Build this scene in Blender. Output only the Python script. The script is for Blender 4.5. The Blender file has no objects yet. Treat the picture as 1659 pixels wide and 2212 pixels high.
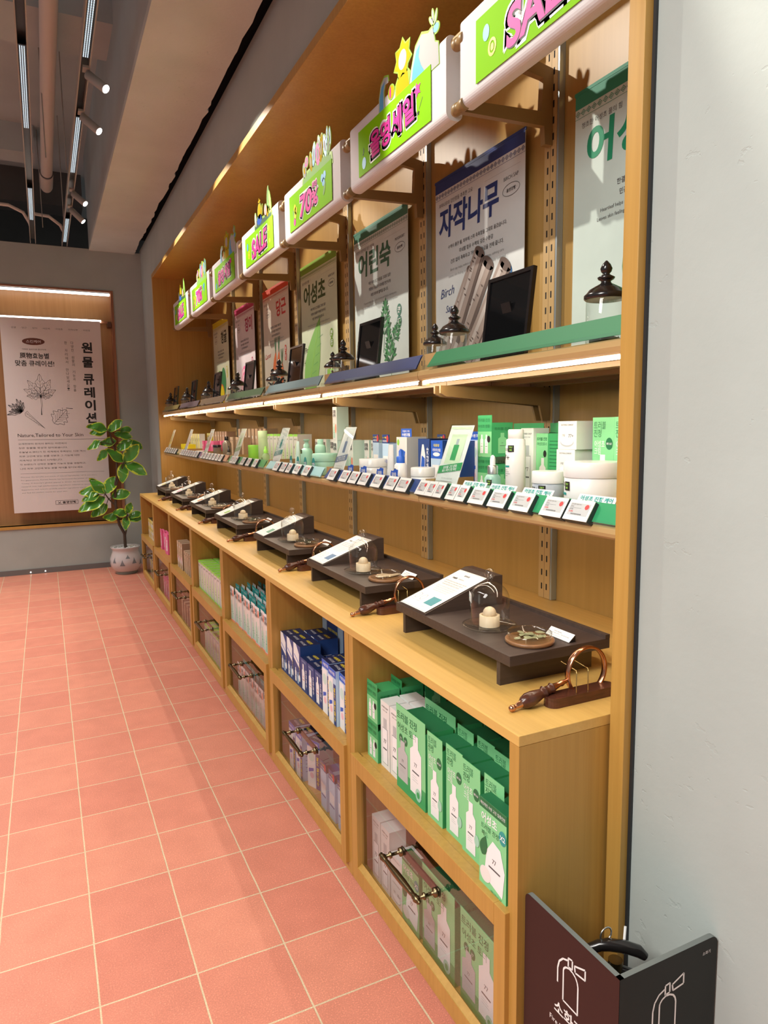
import bpy, bmesh, math, random
from mathutils import Matrix, Vector
random.seed(7)
PI = math.pi
SC = bpy.context.scene
COL = SC.collection

# ---------------------------------------------------------------- camera, world, exposure
cd = bpy.data.cameras.new('camera'); cam = bpy.data.objects.new('camera', cd); COL.objects.link(cam)
cd.sensor_fit = 'HORIZONTAL'; cd.sensor_width = 36.0; cd.lens = 36.0 * 1505.4 / 1659.0
cd.clip_start = 0.02; cd.clip_end = 60
def cam_basis(y, p, r):
    f = Vector((math.sin(y) * math.cos(p), math.cos(y) * math.cos(p), -math.sin(p)))
    rt = Vector((math.cos(y), -math.sin(y), 0)); up = rt.cross(f)
    return math.cos(r) * rt + math.sin(r) * up, -math.sin(r) * rt + math.cos(r) * up, f
R_, U_, F_ = cam_basis(math.radians(25.804), math.radians(6.924), math.radians(-0.730))
m = Matrix.Identity(4)
for i in range(3):
    m[i][0] = R_[i]; m[i][1] = U_[i]; m[i][2] = -F_[i]
m.translation = Vector((0.461, -2.319, 1.493))
cam.matrix_world = m
SC.camera = cam
SC.view_settings.view_transform = 'Standard'; SC.view_settings.look = 'None'
SC.view_settings.gamma = 1.0; SC.view_settings.exposure = 0.0; SC.view_settings.use_curve_mapping = False
w = bpy.data.worlds.new('world'); SC.world = w; w.use_nodes = True
w.node_tree.nodes['Background'].inputs[0].default_value = (0.96, 0.98, 1.0, 1)
w.node_tree.nodes['Background'].inputs[1].default_value = 0.29

def area(name, loc, target, sx, sy, power, color=(1, .975, .93), spread=180):
    l = bpy.data.lights.new(name, 'AREA'); l.shape = 'RECTANGLE'; l.size = sx; l.size_y = sy
    l.energy = power; l.color = color; l.spread = math.radians(spread)
    o = bpy.data.objects.new(name, l); COL.objects.link(o); o.location = loc
    o.rotation_euler = (Vector(target) - Vector(loc)).to_track_quat('-Z', 'Y').to_euler()
    return o
def spot(name, loc, target, power, angle, blend=0.5, radius=0.02, color=(1, .92, .80)):
    l = bpy.data.lights.new(name, 'SPOT'); l.energy = power; l.spot_size = math.radians(angle)
    l.spot_blend = blend; l.shadow_soft_size = radius; l.color = color
    o = bpy.data.objects.new(name, l); COL.objects.link(o); o.location = loc
    o.rotation_euler = (Vector(target) - Vector(loc)).to_track_quat('-Z', 'Y').to_euler()
    return o
# unseen area lights, added to brighten the floor and walls along the aisle
area('added_fill_light', (-0.6, 0.2, 3.25), (-0.6, 0.2, 0), 0.25, 3.0, 50, spread=115)
area('added_fill_light', (-0.5, 3.9, 3.25), (-0.5, 3.9, 0), 0.25, 3.0, 54, spread=115)
area('added_fill_light', (-1.0, -2.1, 3.1), (1.5, -2.3, 0.9), 1.0, 1.6, 50, spread=110)
# track spots washing the display niche
SPOTS = [(-1.2, -2.1, 0), (0.35, -0.75, 1), (1.86, 0.75, 1), (2.41, 1.55, 0), (3.90, 2.9, 1), (4.35, 3.9, 0)]

# ---------------------------------------------------------------- materials
MATS = {}
def mat(name, color=(.8, .8, .8), rough=.5, metal=0., spec=.5, emit=None, estr=0., coat=0.):
    if name in MATS: return MATS[name]
    m = bpy.data.materials.new(name); m.use_nodes = True; MATS[name] = m
    b = m.node_tree.nodes['Principled BSDF']
    b.inputs['Base Color'].default_value = (*color, 1); b.inputs['Roughness'].default_value = rough
    b.inputs['Metallic'].default_value = metal; b.inputs['Specular IOR Level'].default_value = spec
    b.inputs['Coat Weight'].default_value = coat
    if emit: b.inputs['Emission Color'].default_value = (*emit, 1); b.inputs['Emission Strength'].default_value = estr
    return m
def nd(m, t, **k):
    n = m.node_tree.nodes.new(t)
    for a, v in k.items(): setattr(n, a, v)
    return n
def lk(m, a, b): m.node_tree.links.new(a, b)
def ramp(m, pts):
    r = nd(m, 'ShaderNodeValToRGB'); e = r.color_ramp.elements
    while len(e) < len(pts): e.new(.5)
    for x, (p, c) in zip(e, pts): x.position = p; x.color = (*c, 1)
    return r
def wood(name, c1, c2, scale=(55, 55, 1.2), rough=.42, bump=.03):
    m = mat(name, c1, rough); b = m.node_tree.nodes['Principled BSDF']
    tc = nd(m, 'ShaderNodeTexCoord'); mp = nd(m, 'ShaderNodeMapping'); mp.inputs['Scale'].default_value = scale
    n1 = nd(m, 'ShaderNodeTexNoise'); n1.inputs['Scale'].default_value = 1.6; n1.inputs['Detail'].default_value = 5
    n2 = nd(m, 'ShaderNodeTexNoise'); n2.inputs['Scale'].default_value = .22; n2.inputs['Detail'].default_value = 2
    lk(m, tc.outputs['Object'], mp.inputs['Vector'])
    lk(m, mp.outputs['Vector'], n1.inputs['Vector']); lk(m, mp.outputs['Vector'], n2.inputs['Vector'])
    mx = nd(m, 'ShaderNodeMath', operation='MULTIPLY_ADD'); mx.inputs[1].default_value = .6
    sc = nd(m, 'ShaderNodeMath', operation='MULTIPLY'); sc.inputs[1].default_value = .4
    lk(m, n2.outputs['Fac'], sc.inputs[0]); lk(m, n1.outputs['Fac'], mx.inputs[0]); lk(m, sc.outputs[0], mx.inputs[2])
    r = ramp(m, [(.32, c2), (.66, c1)]); lk(m, mx.outputs[0], r.inputs['Fac']); lk(m, r.outputs['Color'], b.inputs['Base Color'])
    bp = nd(m, 'ShaderNodeBump'); bp.inputs['Strength'].default_value = bump; bp.inputs['Distance'].default_value = .002
    lk(m, n1.outputs['Fac'], bp.inputs['Height']); lk(m, bp.outputs['Normal'], b.inputs['Normal'])
    return m
def plaster(name, c1, c2, sc=3., bump=.25, pits=True, rough=.85):
    m = mat(name, c1, rough); b = m.node_tree.nodes['Principled BSDF']
    tc = nd(m, 'ShaderNodeTexCoord')
    n1 = nd(m, 'ShaderNodeTexNoise'); n1.inputs['Scale'].default_value = sc; n1.inputs['Detail'].default_value = 6
    lk(m, tc.outputs['Object'], n1.inputs['Vector'])
    r = ramp(m, [(.3, c2), (.7, c1)]); lk(m, n1.outputs['Fac'], r.inputs['Fac']); lk(m, r.outputs['Color'], b.inputs['Base Color'])
    n2 = nd(m, 'ShaderNodeTexNoise'); n2.inputs['Scale'].default_value = 60; n2.inputs['Detail'].default_value = 4
    lk(m, tc.outputs['Object'], n2.inputs['Vector'])
    h = n2.outputs['Fac']
    if pits:
        n3 = nd(m, 'ShaderNodeTexNoise'); n3.inputs['Scale'].default_value = 34; n3.inputs['Detail'].default_value = 3
        mp = nd(m, 'ShaderNodeMapping'); mp.inputs['Scale'].default_value = (1, 1, 1.6); mp.inputs['Rotation'].default_value = (.6, 0, 0)
        lk(m, tc.outputs['Object'], mp.inputs['Vector']); lk(m, mp.outputs['Vector'], n3.inputs['Vector'])
        r3 = ramp(m, [(.66, (0, 0, 0)), (.70, (1, 1, 1))]); lk(m, n3.outputs['Fac'], r3.inputs['Fac'])
        n4 = nd(m, 'ShaderNodeTexNoise'); n4.inputs['Scale'].default_value = 3.4
        lk(m, tc.outputs['Object'], n4.inputs['Vector']); r4 = ramp(m, [(.5, (0, 0, 0)), (.62, (1, 1, 1))]); lk(m, n4.outputs['Fac'], r4.inputs['Fac'])
        mu = nd(m, 'ShaderNodeMath', operation='MULTIPLY'); lk(m, r3.outputs['Color'], mu.inputs[0]); lk(m, r4.outputs['Color'], mu.inputs[1])
        ma = nd(m, 'ShaderNodeMath', operation='MULTIPLY_ADD'); ma.inputs[1].default_value = -3.0
        lk(m, mu.outputs[0], ma.inputs[0]); lk(m, n2.outputs['Fac'], ma.inputs[2]); h = ma.outputs[0]
    bp = nd(m, 'ShaderNodeBump'); bp.inputs['Strength'].default_value = bump; bp.inputs['Distance'].default_value = .002
    lk(m, h, bp.inputs['Height']); lk(m, bp.outputs['Normal'], b.inputs['Normal'])
    return m
def glass(name, tint=(1, 1, 1), base=.06, rough=.02, body=None, bfac=0.):
    m = bpy.data.materials.new(name); m.use_nodes = True; MATS[name] = m
    nt = m.node_tree; nt.nodes.clear()
    out = nd(m, 'ShaderNodeOutputMaterial'); tr = nd(m, 'ShaderNodeBsdfTransparent'); gl = nd(m, 'ShaderNodeBsdfGlossy')
    tr.inputs['Color'].default_value = (*tint, 1); gl.inputs['Roughness'].default_value = rough
    fr = nd(m, 'ShaderNodeLayerWeight'); fr.inputs['Blend'].default_value = .35
    mm = nd(m, 'ShaderNodeMapRange'); mm.inputs['To Min'].default_value = base; mm.inputs['To Max'].default_value = .62
    mx = nd(m, 'ShaderNodeMixShader')
    lk(m, fr.outputs['Facing'], mm.inputs['Value'])
    pw = nd(m, 'ShaderNodeMath', operation='POWER'); pw.inputs[1].default_value = 1.6
    lk(m, mm.outputs[0], pw.inputs[0])
    ad = nd(m, 'ShaderNodeMath', operation='ADD'); ad.inputs[1].default_value = base * .6; lk(m, pw.outputs[0], ad.inputs[0])
    lk(m, ad.outputs[0], mx.inputs[0]); lk(m, tr.outputs[0], mx.inputs[1]); lk(m, gl.outputs[0], mx.inputs[2])
    last = mx.outputs[0]
    if body:
        df = nd(m, 'ShaderNodeBsdfDiffuse'); df.inputs['Color'].default_value = (*body, 1)
        m2 = nd(m, 'ShaderNodeMixShader'); m2.inputs[0].default_value = bfac
        lk(m, last, m2.inputs[1]); lk(m, df.outputs[0], m2.inputs[2]); last = m2.outputs[0]
    lk(m, last, out.inputs['Surface'])
    return m

OAK = wood('oak_veneer', (.53, .302, .070), (.44, .24, .050))
OAKH = wood('oak_worktop', (.70, .44, .125), (.61, .365, .095), (55, 1.2, 55))
OAKP = wood('oak_panel', (.44, .266, .076), (.38, .225, .058), (26, 26, .8))
BROWNW = wood('walnut_panel', (.36, .16, .075), (.26, .10, .05), (30, 30, 1))
DARKW = wood('dark_wood', (.075, .050, .040), (.045, .030, .025), (60, 3, 60), .45)
TURN = wood('turned_wood', (.11, .035, .02), (.05, .016, .01), (20, 90, 90), .22)
COAST = wood('coaster_wood', (.32, .15, .06), (.20, .09, .035), (8, 90, 90), .4)
BEECH = wood('pale_beech', (.82, .66, .46), (.72, .55, .36), (90, 90, 8), .5)
WALL = plaster('grey_plaster', (.43, .475, .450), (.385, .425, .40))
CEIL = plaster('ceiling_paint', (.45, .51, .51), (.40, .45, .45), 2, .35, False)
SOFF = plaster('soffit_paint', (.60, .64, .61), (.54, .58, .55), 3, .5, True)
DARKC = plaster('painted_void_shade', (.10, .095, .085), (.07, .065, .06), 2, .2, False)  # dark of the unlit space beyond the end wall, put into the colour
BLACK = mat('painted_black_shade', (.006, .006, .008), .9)
TAN = mat('tan_metal', (.50, .33, .14), .38, .0)
TAND = mat('tan_bracket', (.30, .19, .075), .42, .0)
SLOT = mat('slot_black', (.008, .007, .006), .8)
STEEL = mat('steel_strip', (.45, .52, .56), .3, .7)
LED = mat('led_strip', (1, 1, 1), .5, emit=(1, .90, .74), estr=44)
LED2 = mat('led_strip_low', (1, 1, 1), .5, emit=(1, .90, .74), estr=20)
LEDC = mat('led_cool', (1, 1, 1), .5, emit=(1, .93, .84), estr=6)
WHITE = mat('white_fabric', (.74, .73, .75), .85)
PAPER = mat('cream_paper', (.74, .735, .70), .8)
PAPERW = mat('white_paper', (.84, .84, .82), .7)
BANP = mat('banner_paper', (.74, .68, .66), .85)
INK = mat('ink_black', (.015, .015, .015), .6)
INKG = mat('ink_grey', (.10, .10, .10), .6)
INKL = mat('ink_pale', (.35, .36, .36), .7)
LIME = mat('lime_card', (.25, .64, .0), .7, 0, .15)
PINK = mat('hot_pink', (.80, .03, .36), .6)
YEL = mat('sun_yellow', (.95, .78, .03), .5)
BLU = mat('sky_blue', (.10, .45, .80), .5)
WHT = mat('pure_white', (.90, .90, .90), .45)
PLW = mat('white_plastic', (.82, .83, .80), .3, coat=.3)
BLK = mat('black_lacquer', (.012, .010, .010), .22, coat=.4)
MIR = mat('black_mirror', (.05, .055, .06), .04, .9)
COPPER = mat('copper', (.62, .30, .18), .22, 1.)
BRASS = mat('antique_brass', (.22, .17, .09), .32, 1.)
GOLD = mat('brass_wire', (.62, .45, .18), .25, 1.)
GLASS = glass('clear_glass', (.97, .99, .98), .05)
PANE = glass('drawer_glass', (.90, .90, .90), .10, .015)
ACR = glass('clear_acrylic', (.97, 1, .99), .02)
FROST = glass('frosted_green_glass', (.80, .95, .90), .06, .1, (.55, .85, .78), .45)
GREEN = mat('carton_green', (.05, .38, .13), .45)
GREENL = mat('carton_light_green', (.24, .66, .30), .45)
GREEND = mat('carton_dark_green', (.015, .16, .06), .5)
LIMEC = mat('carton_lime', (.36, .72, .10), .45)
LIMEP = mat('lime_plastic', (.36, .86, .10), .35)
LIMEQ = mat('pale_lime_plastic', (.62, .84, .50), .35)
MINT = mat('mint_plastic', (.38, .68, .53), .35)
MINTL = mat('pale_mint', (.62, .82, .74), .4)
TEAL = mat('teal_print', (.02, .32, .30), .45)
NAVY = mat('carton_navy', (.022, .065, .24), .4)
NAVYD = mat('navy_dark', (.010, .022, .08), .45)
BLUEL = mat('carton_pale_blue', (.50, .68, .86), .45)
COBALT = mat('cobalt', (.02, .12, .60), .4)
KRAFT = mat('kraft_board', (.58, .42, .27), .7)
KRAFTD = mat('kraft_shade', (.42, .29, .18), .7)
ROSE = mat('carton_pink', (.86, .16, .36), .5)
ROSEL = mat('carton_pale_pink', (.90, .55, .62), .5)
CYEL = mat('carton_yellow', (.95, .80, .02), .45)
RED = mat('print_red', (.62, .05, .05), .5)
ORANGE = mat('print_orange', (.86, .20, .05), .5)
SALM = mat('sticker_salmon', (.92, .30, .20), .5)
SHELL = mat('grey_plastic_dark', (.03, .04, .045), .4)
EINK = mat('price_screen', (.50, .52, .52), .35)
GRAYP = mat('grey_jar', (.42, .47, .52), .35)
SMOKE = mat('smoky_bottle', (.28, .23, .17), .15, coat=.5)
SILVER = mat('brushed_silver', (.7, .7, .68), .3, 1.)
BARK = mat('print_bark', (.40, .32, .28), .8)
BARKD = mat('print_bark_dark', (.14, .10, .085), .8)
LEAFP = mat('print_leaf', (.06, .26, .09), .7)
LEAFPL = mat('print_leaf_light', (.22, .48, .10), .7)
LEAFD = mat('print_leaf_dark', (.02, .10, .04), .7)
SIGNM = mat('sign_maroon', (.036, .012, .011), .5, 0, .3)
SIGND = mat('sign_charcoal', (.013, .014, .012), .5, 0, .3)
GREYE = mat('panel_edge', (.16, .18, .17), .5)
WPIPE = mat('white_pipe', (.66, .60, .54), .5)
TRACK = mat('track_grey', (.36, .34, .31), .45)
LOUV = mat('louvre', (.06, .07, .08), .3, .6)
LOUVL = mat('louvre_lit', (.5, .6, .65), .4, emit=(.62, .80, .90), estr=.8)
LAMPW = mat('lamp_and_stud_glow', (1, 1, 1), .5, emit=(1, .97, .92), estr=7)

def floor_mat():
    m = mat('terracotta_tile', (.6, .22, .15), .55); b = m.node_tree.nodes['Principled BSDF']
    tc = nd(m, 'ShaderNodeTexCoord')
    br = nd(m, 'ShaderNodeTexBrick'); br.offset = 0; br.squash = 1
    br.inputs['Scale'].default_value = 1; br.inputs['Brick Width'].default_value = .25; br.inputs['Row Height'].default_value = .25
    br.inputs['Mortar Size'].default_value = .0028; br.inputs['Mortar Smooth'].default_value = .25; br.inputs['Bias'].default_value = 0
    br.inputs['Color1'].default_value = (.79, .305, .20, 1); br.inputs['Color2'].default_value = (.72, .25, .168, 1)
    br.inputs['Mortar'].default_value = (.78, .62, .40, 1)
    wob = nd(m, 'ShaderNodeTexNoise'); wob.inputs['Scale'].default_value = 6
    vm = nd(m, 'ShaderNodeVectorMath', operation='MULTIPLY_ADD'); vm.inputs[1].default_value = (.004, .004, 0)
    lk(m, tc.outputs['Object'], wob.inputs['Vector']); lk(m, wob.outputs['Color'], vm.inputs[0]); lk(m, tc.outputs['Object'], vm.inputs[2])
    lk(m, vm.outputs[0], br.inputs['Vector'])
    n1 = nd(m, 'ShaderNodeTexNoise'); n1.inputs['Scale'].default_value = 9; n1.inputs['Detail'].default_value = 5
    n2 = nd(m, 'ShaderNodeTexNoise'); n2.inputs['Scale'].default_value = 260; n2.inputs['Detail'].default_value = 3
    lk(m, tc.outputs['Object'], n1.inputs['Vector']); lk(m, tc.outputs['Object'], n2.inputs['Vector'])
    r1 = ramp(m, [(.3, (.95, .935, .93)), (.72, (1.05, 1.05, 1.05))]); lk(m, n1.outputs['Fac'], r1.inputs['Fac'])
    r2 = ramp(m, [(.35, (.86, .84, .84)), (.60, (1.0, 1.0, 1.0)), (.75, (1.5, 1.6, 1.6))]); lk(m, n2.outputs['Fac'], r2.inputs['Fac'])
    a = nd(m, 'ShaderNodeMix', data_type='RGBA', blend_type='MULTIPLY'); a.inputs[0].default_value = 1
    c = nd(m, 'ShaderNodeMix', data_type='RGBA', blend_type='MULTIPLY'); c.inputs[0].default_value = 1
    lk(m, br.outputs['Color'], a.inputs[6]); lk(m, r1.outputs['Color'], a.inputs[7])
    lk(m, a.outputs[2], c.inputs[6]); lk(m, r2.outputs['Color'], c.inputs[7]); lk(m, c.outputs[2], b.inputs['Base Color'])
    bp = nd(m, 'ShaderNodeBump'); bp.inputs['Strength'].default_value = .5; bp.inputs['Distance'].default_value = .002; bp.invert = True
    ad = nd(m, 'ShaderNodeMath', operation='MULTIPLY_ADD'); ad.inputs[1].default_value = -.15
    lk(m, n2.outputs['Fac'], ad.inputs[0]); lk(m, br.outputs['Fac'], ad.inputs[2])
    lk(m, ad.outputs[0], bp.inputs['Height']); lk(m, bp.outputs['Normal'], b.inputs['Normal'])
    b.inputs['Roughness'].default_value = .5
    return m
FLOOR = floor_mat()

# ---------------------------------------------------------------- mesh builder
TXT = {}
def text_geo(s, bold, res=2):
    k = (s, bold, res)
    if k in TXT: return TXT[k]
    c = bpy.data.curves.new('lettering', 'FONT'); c.body = s; c.resolution_u = res; c.offset = bold; c.space_line = .95
    o = bpy.data.objects.new('lettering', c); COL.objects.link(o)
    dg = bpy.context.evaluated_depsgraph_get(); e = o.evaluated_get(dg); me = e.to_mesh()
    vs = [(v.co.x, v.co.y) for v in me.vertices]; fs = [tuple(p.vertices) for p in me.polygons]
    e.to_mesh_clear(); bpy.data.objects.remove(o); bpy.data.curves.remove(c)
    if not vs: vs = [(0, 0), (1, 1)]
    x0 = min(v[0] for v in vs); x1 = max(v[0] for v in vs); y0 = min(v[1] for v in vs); y1 = max(v[1] for v in vs)
    sx = max(x1 - x0, 1e-6); sy = max(y1 - y0, 1e-6)
    TXT[k] = ([((x - (x0 + x1) / 2) / sx, (y - (y0 + y1) / 2) / sy) for x, y in vs], fs, sx / sy)
    return TXT[k]

class MB:
    def __init__(s): s.v = []; s.f = []; s.mi = []; s.sm = []; s.ms = []; s.M = None; s.fr = None; s.wr = None
    def mid(s, m):
        if m not in s.ms: s.ms.append(m)
        return s.ms.index(m)
    def add(s, vs, fs, m, smooth=False):
        b = len(s.v); k = s.mid(m)
        for v in vs:
            v = Vector(v)
            if s.M is not None: v = s.M @ v
            s.v.append(v)
        for f in fs: s.f.append([b + i for i in f]); s.mi.append(k); s.sm.append(smooth)
    def box(s, x0, x1, y0, y1, z0, z1, m, bev=0, tops=None):
        if bev:
            bm = bmesh.new(); bmesh.ops.create_cube(bm, size=1)
            for v in bm.verts: v.co = Vector((x0 + (v.co.x + .5) * (x1 - x0), y0 + (v.co.y + .5) * (y1 - y0), z0 + (v.co.z + .5) * (z1 - z0)))
            bmesh.ops.bevel(bm, geom=list(bm.edges), offset=bev, segments=2, affect='EDGES', profile=.5)
            bm.verts.index_update()
            s.add([v.co.copy() for v in bm.verts], [[v.index for v in f.verts] for f in bm.faces], m); bm.free(); return
        vs = [(x0, y0, z0), (x1, y0, z0), (x1, y1, z0), (x0, y1, z0), (x0, y0, z1), (x1, y0, z1), (x1, y1, z1), (x0, y1, z1)]
        s.add(vs, [(0, 3, 2, 1), (0, 1, 5, 4), (1, 2, 6, 5), (2, 3, 7, 6), (3, 0, 4, 7)], m)
        s.add(vs, [(4, 5, 6, 7)], tops or m)
    def lathe(s, prof, m, c=(0, 0, 0), n=24, axis='z', caps=True, smooth=True):
        vs = []; fs = []
        for r, z in prof:
            for i in range(n):
                a = 2 * PI * i / n; x, y = r * math.cos(a), r * math.sin(a)
                p = (x, y, z) if axis == 'z' else ((z, x, y) if axis == 'x' else (x, z, y))
                vs.append((p[0] + c[0], p[1] + c[1], p[2] + c[2]))
        for j in range(len(prof) - 1):
            for i in range(n):
                i2 = (i + 1) % n; q = (j * n + i, j * n + i2, (j + 1) * n + i2, (j + 1) * n + i)
                fs.append(q if axis != 'y' else q[::-1])
        s.add(vs, fs, m, smooth)
        if caps:
            k = len(prof) - 1
            if prof[0][0] > 1e-5: s.add(vs[:n], [tuple(range(n))[::-1]], m)
            if prof[k][0] > 1e-5: s.add(vs[k * n:], [tuple(range(n))], m)
    def tube(s, pts, r, m, n=8, closed=False):
        pts = [Vector(p) for p in pts]; rs = r if isinstance(r, (list, tuple)) else [r] * len(pts)
        vs = []; fs = []; L = len(pts); nrm = None
        for i, p in enumerate(pts):
            if closed: t = pts[(i + 1) % L] - pts[i - 1]
            else: t = pts[min(i + 1, L - 1)] - pts[max(i - 1, 0)]
            t.normalize()
            if nrm is None:
                nrm = t.orthogonal().normalized()
            nrm = (nrm - t * nrm.dot(t)).normalized(); b = t.cross(nrm)
            for k in range(n):
                a = 2 * PI * k / n; vs.append(p + (nrm * math.cos(a) + b * math.sin(a)) * rs[i])
        for i in range(L if closed else L - 1):
            j = (i + 1) % L
            for k in range(n):
                k2 = (k + 1) % n; fs.append((i * n + k, i * n + k2, j * n + k2, j * n + k))
        s.add(vs, fs, m, True)
        if not closed:
            s.add(vs[:n], [tuple(range(n))[::-1]], m); s.add(vs[-n:], [tuple(range(n))], m)
    def sphere(s, c, r, m, n=16, sx=1, sy=1, sz=1):
        prof = [(max(r * math.sin(PI * j / 10), 1e-6), -r * math.cos(PI * j / 10)) for j in range(11)]
        b = len(s.v); M = s.M
        s.M = (M or Matrix()) @ Matrix.Translation(c) @ Matrix.Diagonal((sx, sy, sz, 1))
        s.lathe(prof, m, n=n, caps=False); s.M = M
    def prism(s, poly, h0, h1, m, plane='xz', mtop=None):
        # poly in plane; extruded along remaining axis from h0 to h1
        def P(a, b, h): return {'xz': (a, h, b), 'yz': (h, a, b), 'xy': (a, b, h)}[plane]
        n = len(poly); vs = [P(a, b, h0) for a, b in poly] + [P(a, b, h1) for a, b in poly]
        s.add(vs, [(i, (i + 1) % n, n + (i + 1) % n, n + i) for i in range(n)], m)
        s.add(vs, [tuple(range(n))[::-1]], m); s.add(vs, [tuple(range(n, 2 * n))], mtop or m)
    # ---- flat artwork on a face frame: origin, u, v
    def face(s, o, u, v, wrap=None):
        s.fr = (Vector(o), Vector(u), Vector(v), Vector(u).cross(Vector(v))); s.wr = wrap
    def P(s, u, v, w):
        o, U, V, W = s.fr
        if s.wr: a = u / s.wr; return o + U * math.sin(a) * (s.wr + w) + V * v + W * (math.cos(a) * (s.wr + w))
        return o + U * u + V * v + W * w
    def art(s, pts, fs, m, w):
        s.add([s.P(a, b, w) for a, b in pts], fs, m)
    def rect(s, u0, v0, u1, v1, m, w=.0004):
        n = 1 if not s.wr else max(1, int(abs(u1 - u0) / (s.wr * .22)) + 1)
        for i in range(n):
            a = u0 + (u1 - u0) * i / n; b = u0 + (u1 - u0) * (i + 1) / n
            s.art([(a, v0), (b, v0), (b, v1), (a, v1)], [(0, 1, 2, 3)], m, w)
    def poly(s, pts, m, w=.0005): s.art(pts, [tuple(range(len(pts)))], m, w)
    def ell(s, cu, cv, ru, rv, m, w=.0006, n=20, rot=0):
        ca, sa = math.cos(rot), math.sin(rot); pts = []
        for i in range(n):
            a = 2 * PI * i / n; x, y = ru * math.cos(a), rv * math.sin(a); pts.append((cu + x * ca - y * sa, cv + x * sa + y * ca))
        s.poly(pts, m, w)
    def ring(s, cu, cv, ru, rv, t, m, w=.0006, n=24):
        pts = []
        for k in (0, 1):
            for i in range(n):
                a = 2 * PI * i / n; pts.append((cu + (ru - t * k) * math.cos(a), cv + (rv - t * k) * math.sin(a)))
        s.art(pts, [(i, (i + 1) % n, n + (i + 1) % n, n + i) for i in range(n)], m, w)
    def line(s, pts, t, m, w=.0006):
        for (a, b), (c, d) in zip(pts, pts[1:]):
            L = math.hypot(c - a, d - b) or 1e-6; nx, ny = -(d - b) / L * t / 2, (c - a) / L * t / 2
            s.art([(a + nx, b + ny), (a - nx, b - ny), (c - nx, d - ny), (c + nx, d + ny)], [(0, 1, 2, 3)], m, w)
    def text(s, t, cu, cv, m, h=None, wd=None, w=.0008, bold=0.0, al='c', rot=0, shear=0, maxw=None):
        vs, fs, asp = text_geo(t, bold, 5 if (h or wd or 0) > .045 else 2)
        if h is None: h = wd / asp
        if wd is None: wd = h * asp
        if maxw and wd > maxw: wd = maxw
        if al == 'l': cu += wd / 2
        if al == 'r': cu -= wd / 2
        ca, sa = math.cos(rot), math.sin(rot); pts = []
        for x, y in vs:
            x, y = x * wd + y * h * shear, y * h; pts.append((cu + x * ca - y * sa, cv + x * sa + y * ca))
        s.art(pts, fs, m, w)
    def build(s, name, parent=None, loc=None, rotz=0, bevel=0, shadow=True):
        me = bpy.data.meshes.new(name)
        me.from_pydata([tuple(v) for v in s.v], [], s.f); me.update()
        for m in s.ms: me.materials.append(m)
        me.polygons.foreach_set('material_index', s.mi); me.polygons.foreach_set('use_smooth', s.sm)
        o = bpy.data.objects.new(name, me); COL.objects.link(o)
        if parent: o.parent = parent
        if loc: o.location = loc
        if rotz: o.rotation_euler = (0, 0, rotz)
        if bevel:
            b = o.modifiers.new('bevel', 'BEVEL'); b.width = bevel; b.segments = 2; b.limit_method = 'ANGLE'
        return o
def tag(o, label, cat, group=None, kind=None):
    o['label'] = label; o['category'] = cat
    if group: o['group'] = group
    if kind: o['kind'] = kind
    return o
def thing(name, loc, label, cat, group=None, rotz=0):
    o = bpy.data.objects.new(name, None); COL.objects.link(o); o.location = loc; o.rotation_euler = (0, 0, rotz)
    o.empty_display_size = .05
    return tag(o, label, cat, group)
def struct(o): o['kind'] = 'structure'; return o
def copy_tree(r, loc, label, rotz=None, group=None, scale=None):
    n = r.copy(); COL.objects.link(n); n.location = loc; n['label'] = label
    if rotz is not None: n.rotation_euler = (0, 0, rotz)
    if scale: n.scale = scale
    if group: n['group'] = group
    for ch in list(r.children):
        c = ch.copy(); COL.objects.link(c); c.parent = n
        for g in list(ch.children):
            d = g.copy(); COL.objects.link(d); d.parent = c
    return n
FACE = -PI / 2      # a thing built facing local -y then faces the aisle (world -x)
ORD = ['first', 'second', 'third', 'fourth', 'fifth', 'sixth', 'seventh', 'eighth', 'ninth', 'tenth', 'eleventh', 'twelfth']

# ---------------------------------------------------------------- main dimensions
XC = 1.266           # cabinet fronts
XW = 1.52            # aisle face of the long wall
XN = 2.04            # back of the niche
YB = 5.83            # end wall
P0, PT = -1.255, .865
def seam(k): return P0 + PT * k          # k = 0 nearest the camera
ZT = .885            # worktop
NT = 2.95            # niche top
BAY = ['nearest green', 'navy birch', 'mint mugwort', 'lime leaf', 'kraft carrot', 'pink rose', 'far yellow citrus']

# ---------------------------------------------------------------- room shell
b = MB(); b.box(-4.5, 2.2, -6, 8.2, -.05, 0, FLOOR); struct(b.build('floor'))
b = MB()
b.box(XW, XW + .08, -5.5, P0 - .045, 0, 3.42, WALL)
b.box(XW, XW + .08, 4.93, YB + .1, 0, 3.42, WALL)
b.box(XW, XW + .08, P0 - .045, 4.93, NT + .04, 3.42, WALL)
struct(b.build('wall_right'))
b = MB(); b.box(XW + .08, 2.5, -5.5, 7.9, 3.40, 3.44, BLACK); b.box(1.44, XW + .08, -5.5, YB + .1, 3.55, 3.60, BLACK); b.box(1.40, 1.47, -5.5, YB, 3.41, 3.55, BLACK); struct(b.build('trim_1'))  # black boxes stand in for the darkness of the open soffit gap
b = MB()
BX0, BX1, BZ0, BZ1 = -.9, 1.215, .515, 2.95
b.box(-4.5, BX0, YB, YB + .1, 0, 3.385, WALL); b.box(BX1, XW + .1, YB, YB + .1, 0, 3.385, WALL)
b.box(BX0, BX1, YB, YB + .1, 0, BZ0, WALL); b.box(BX0, BX1, YB, YB + .1, BZ1, 3.385, WALL)
struct(b.build('wall_back'))
b = MB(); b.box(-4.5, 2.2, 8.1, 8.2, 0, 4.5, DARKC); struct(b.build('wall_far'))
b = MB(); b.box(-4.5, 2.2, -6, 8.2, 4.30, 4.4, CEIL)
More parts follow.
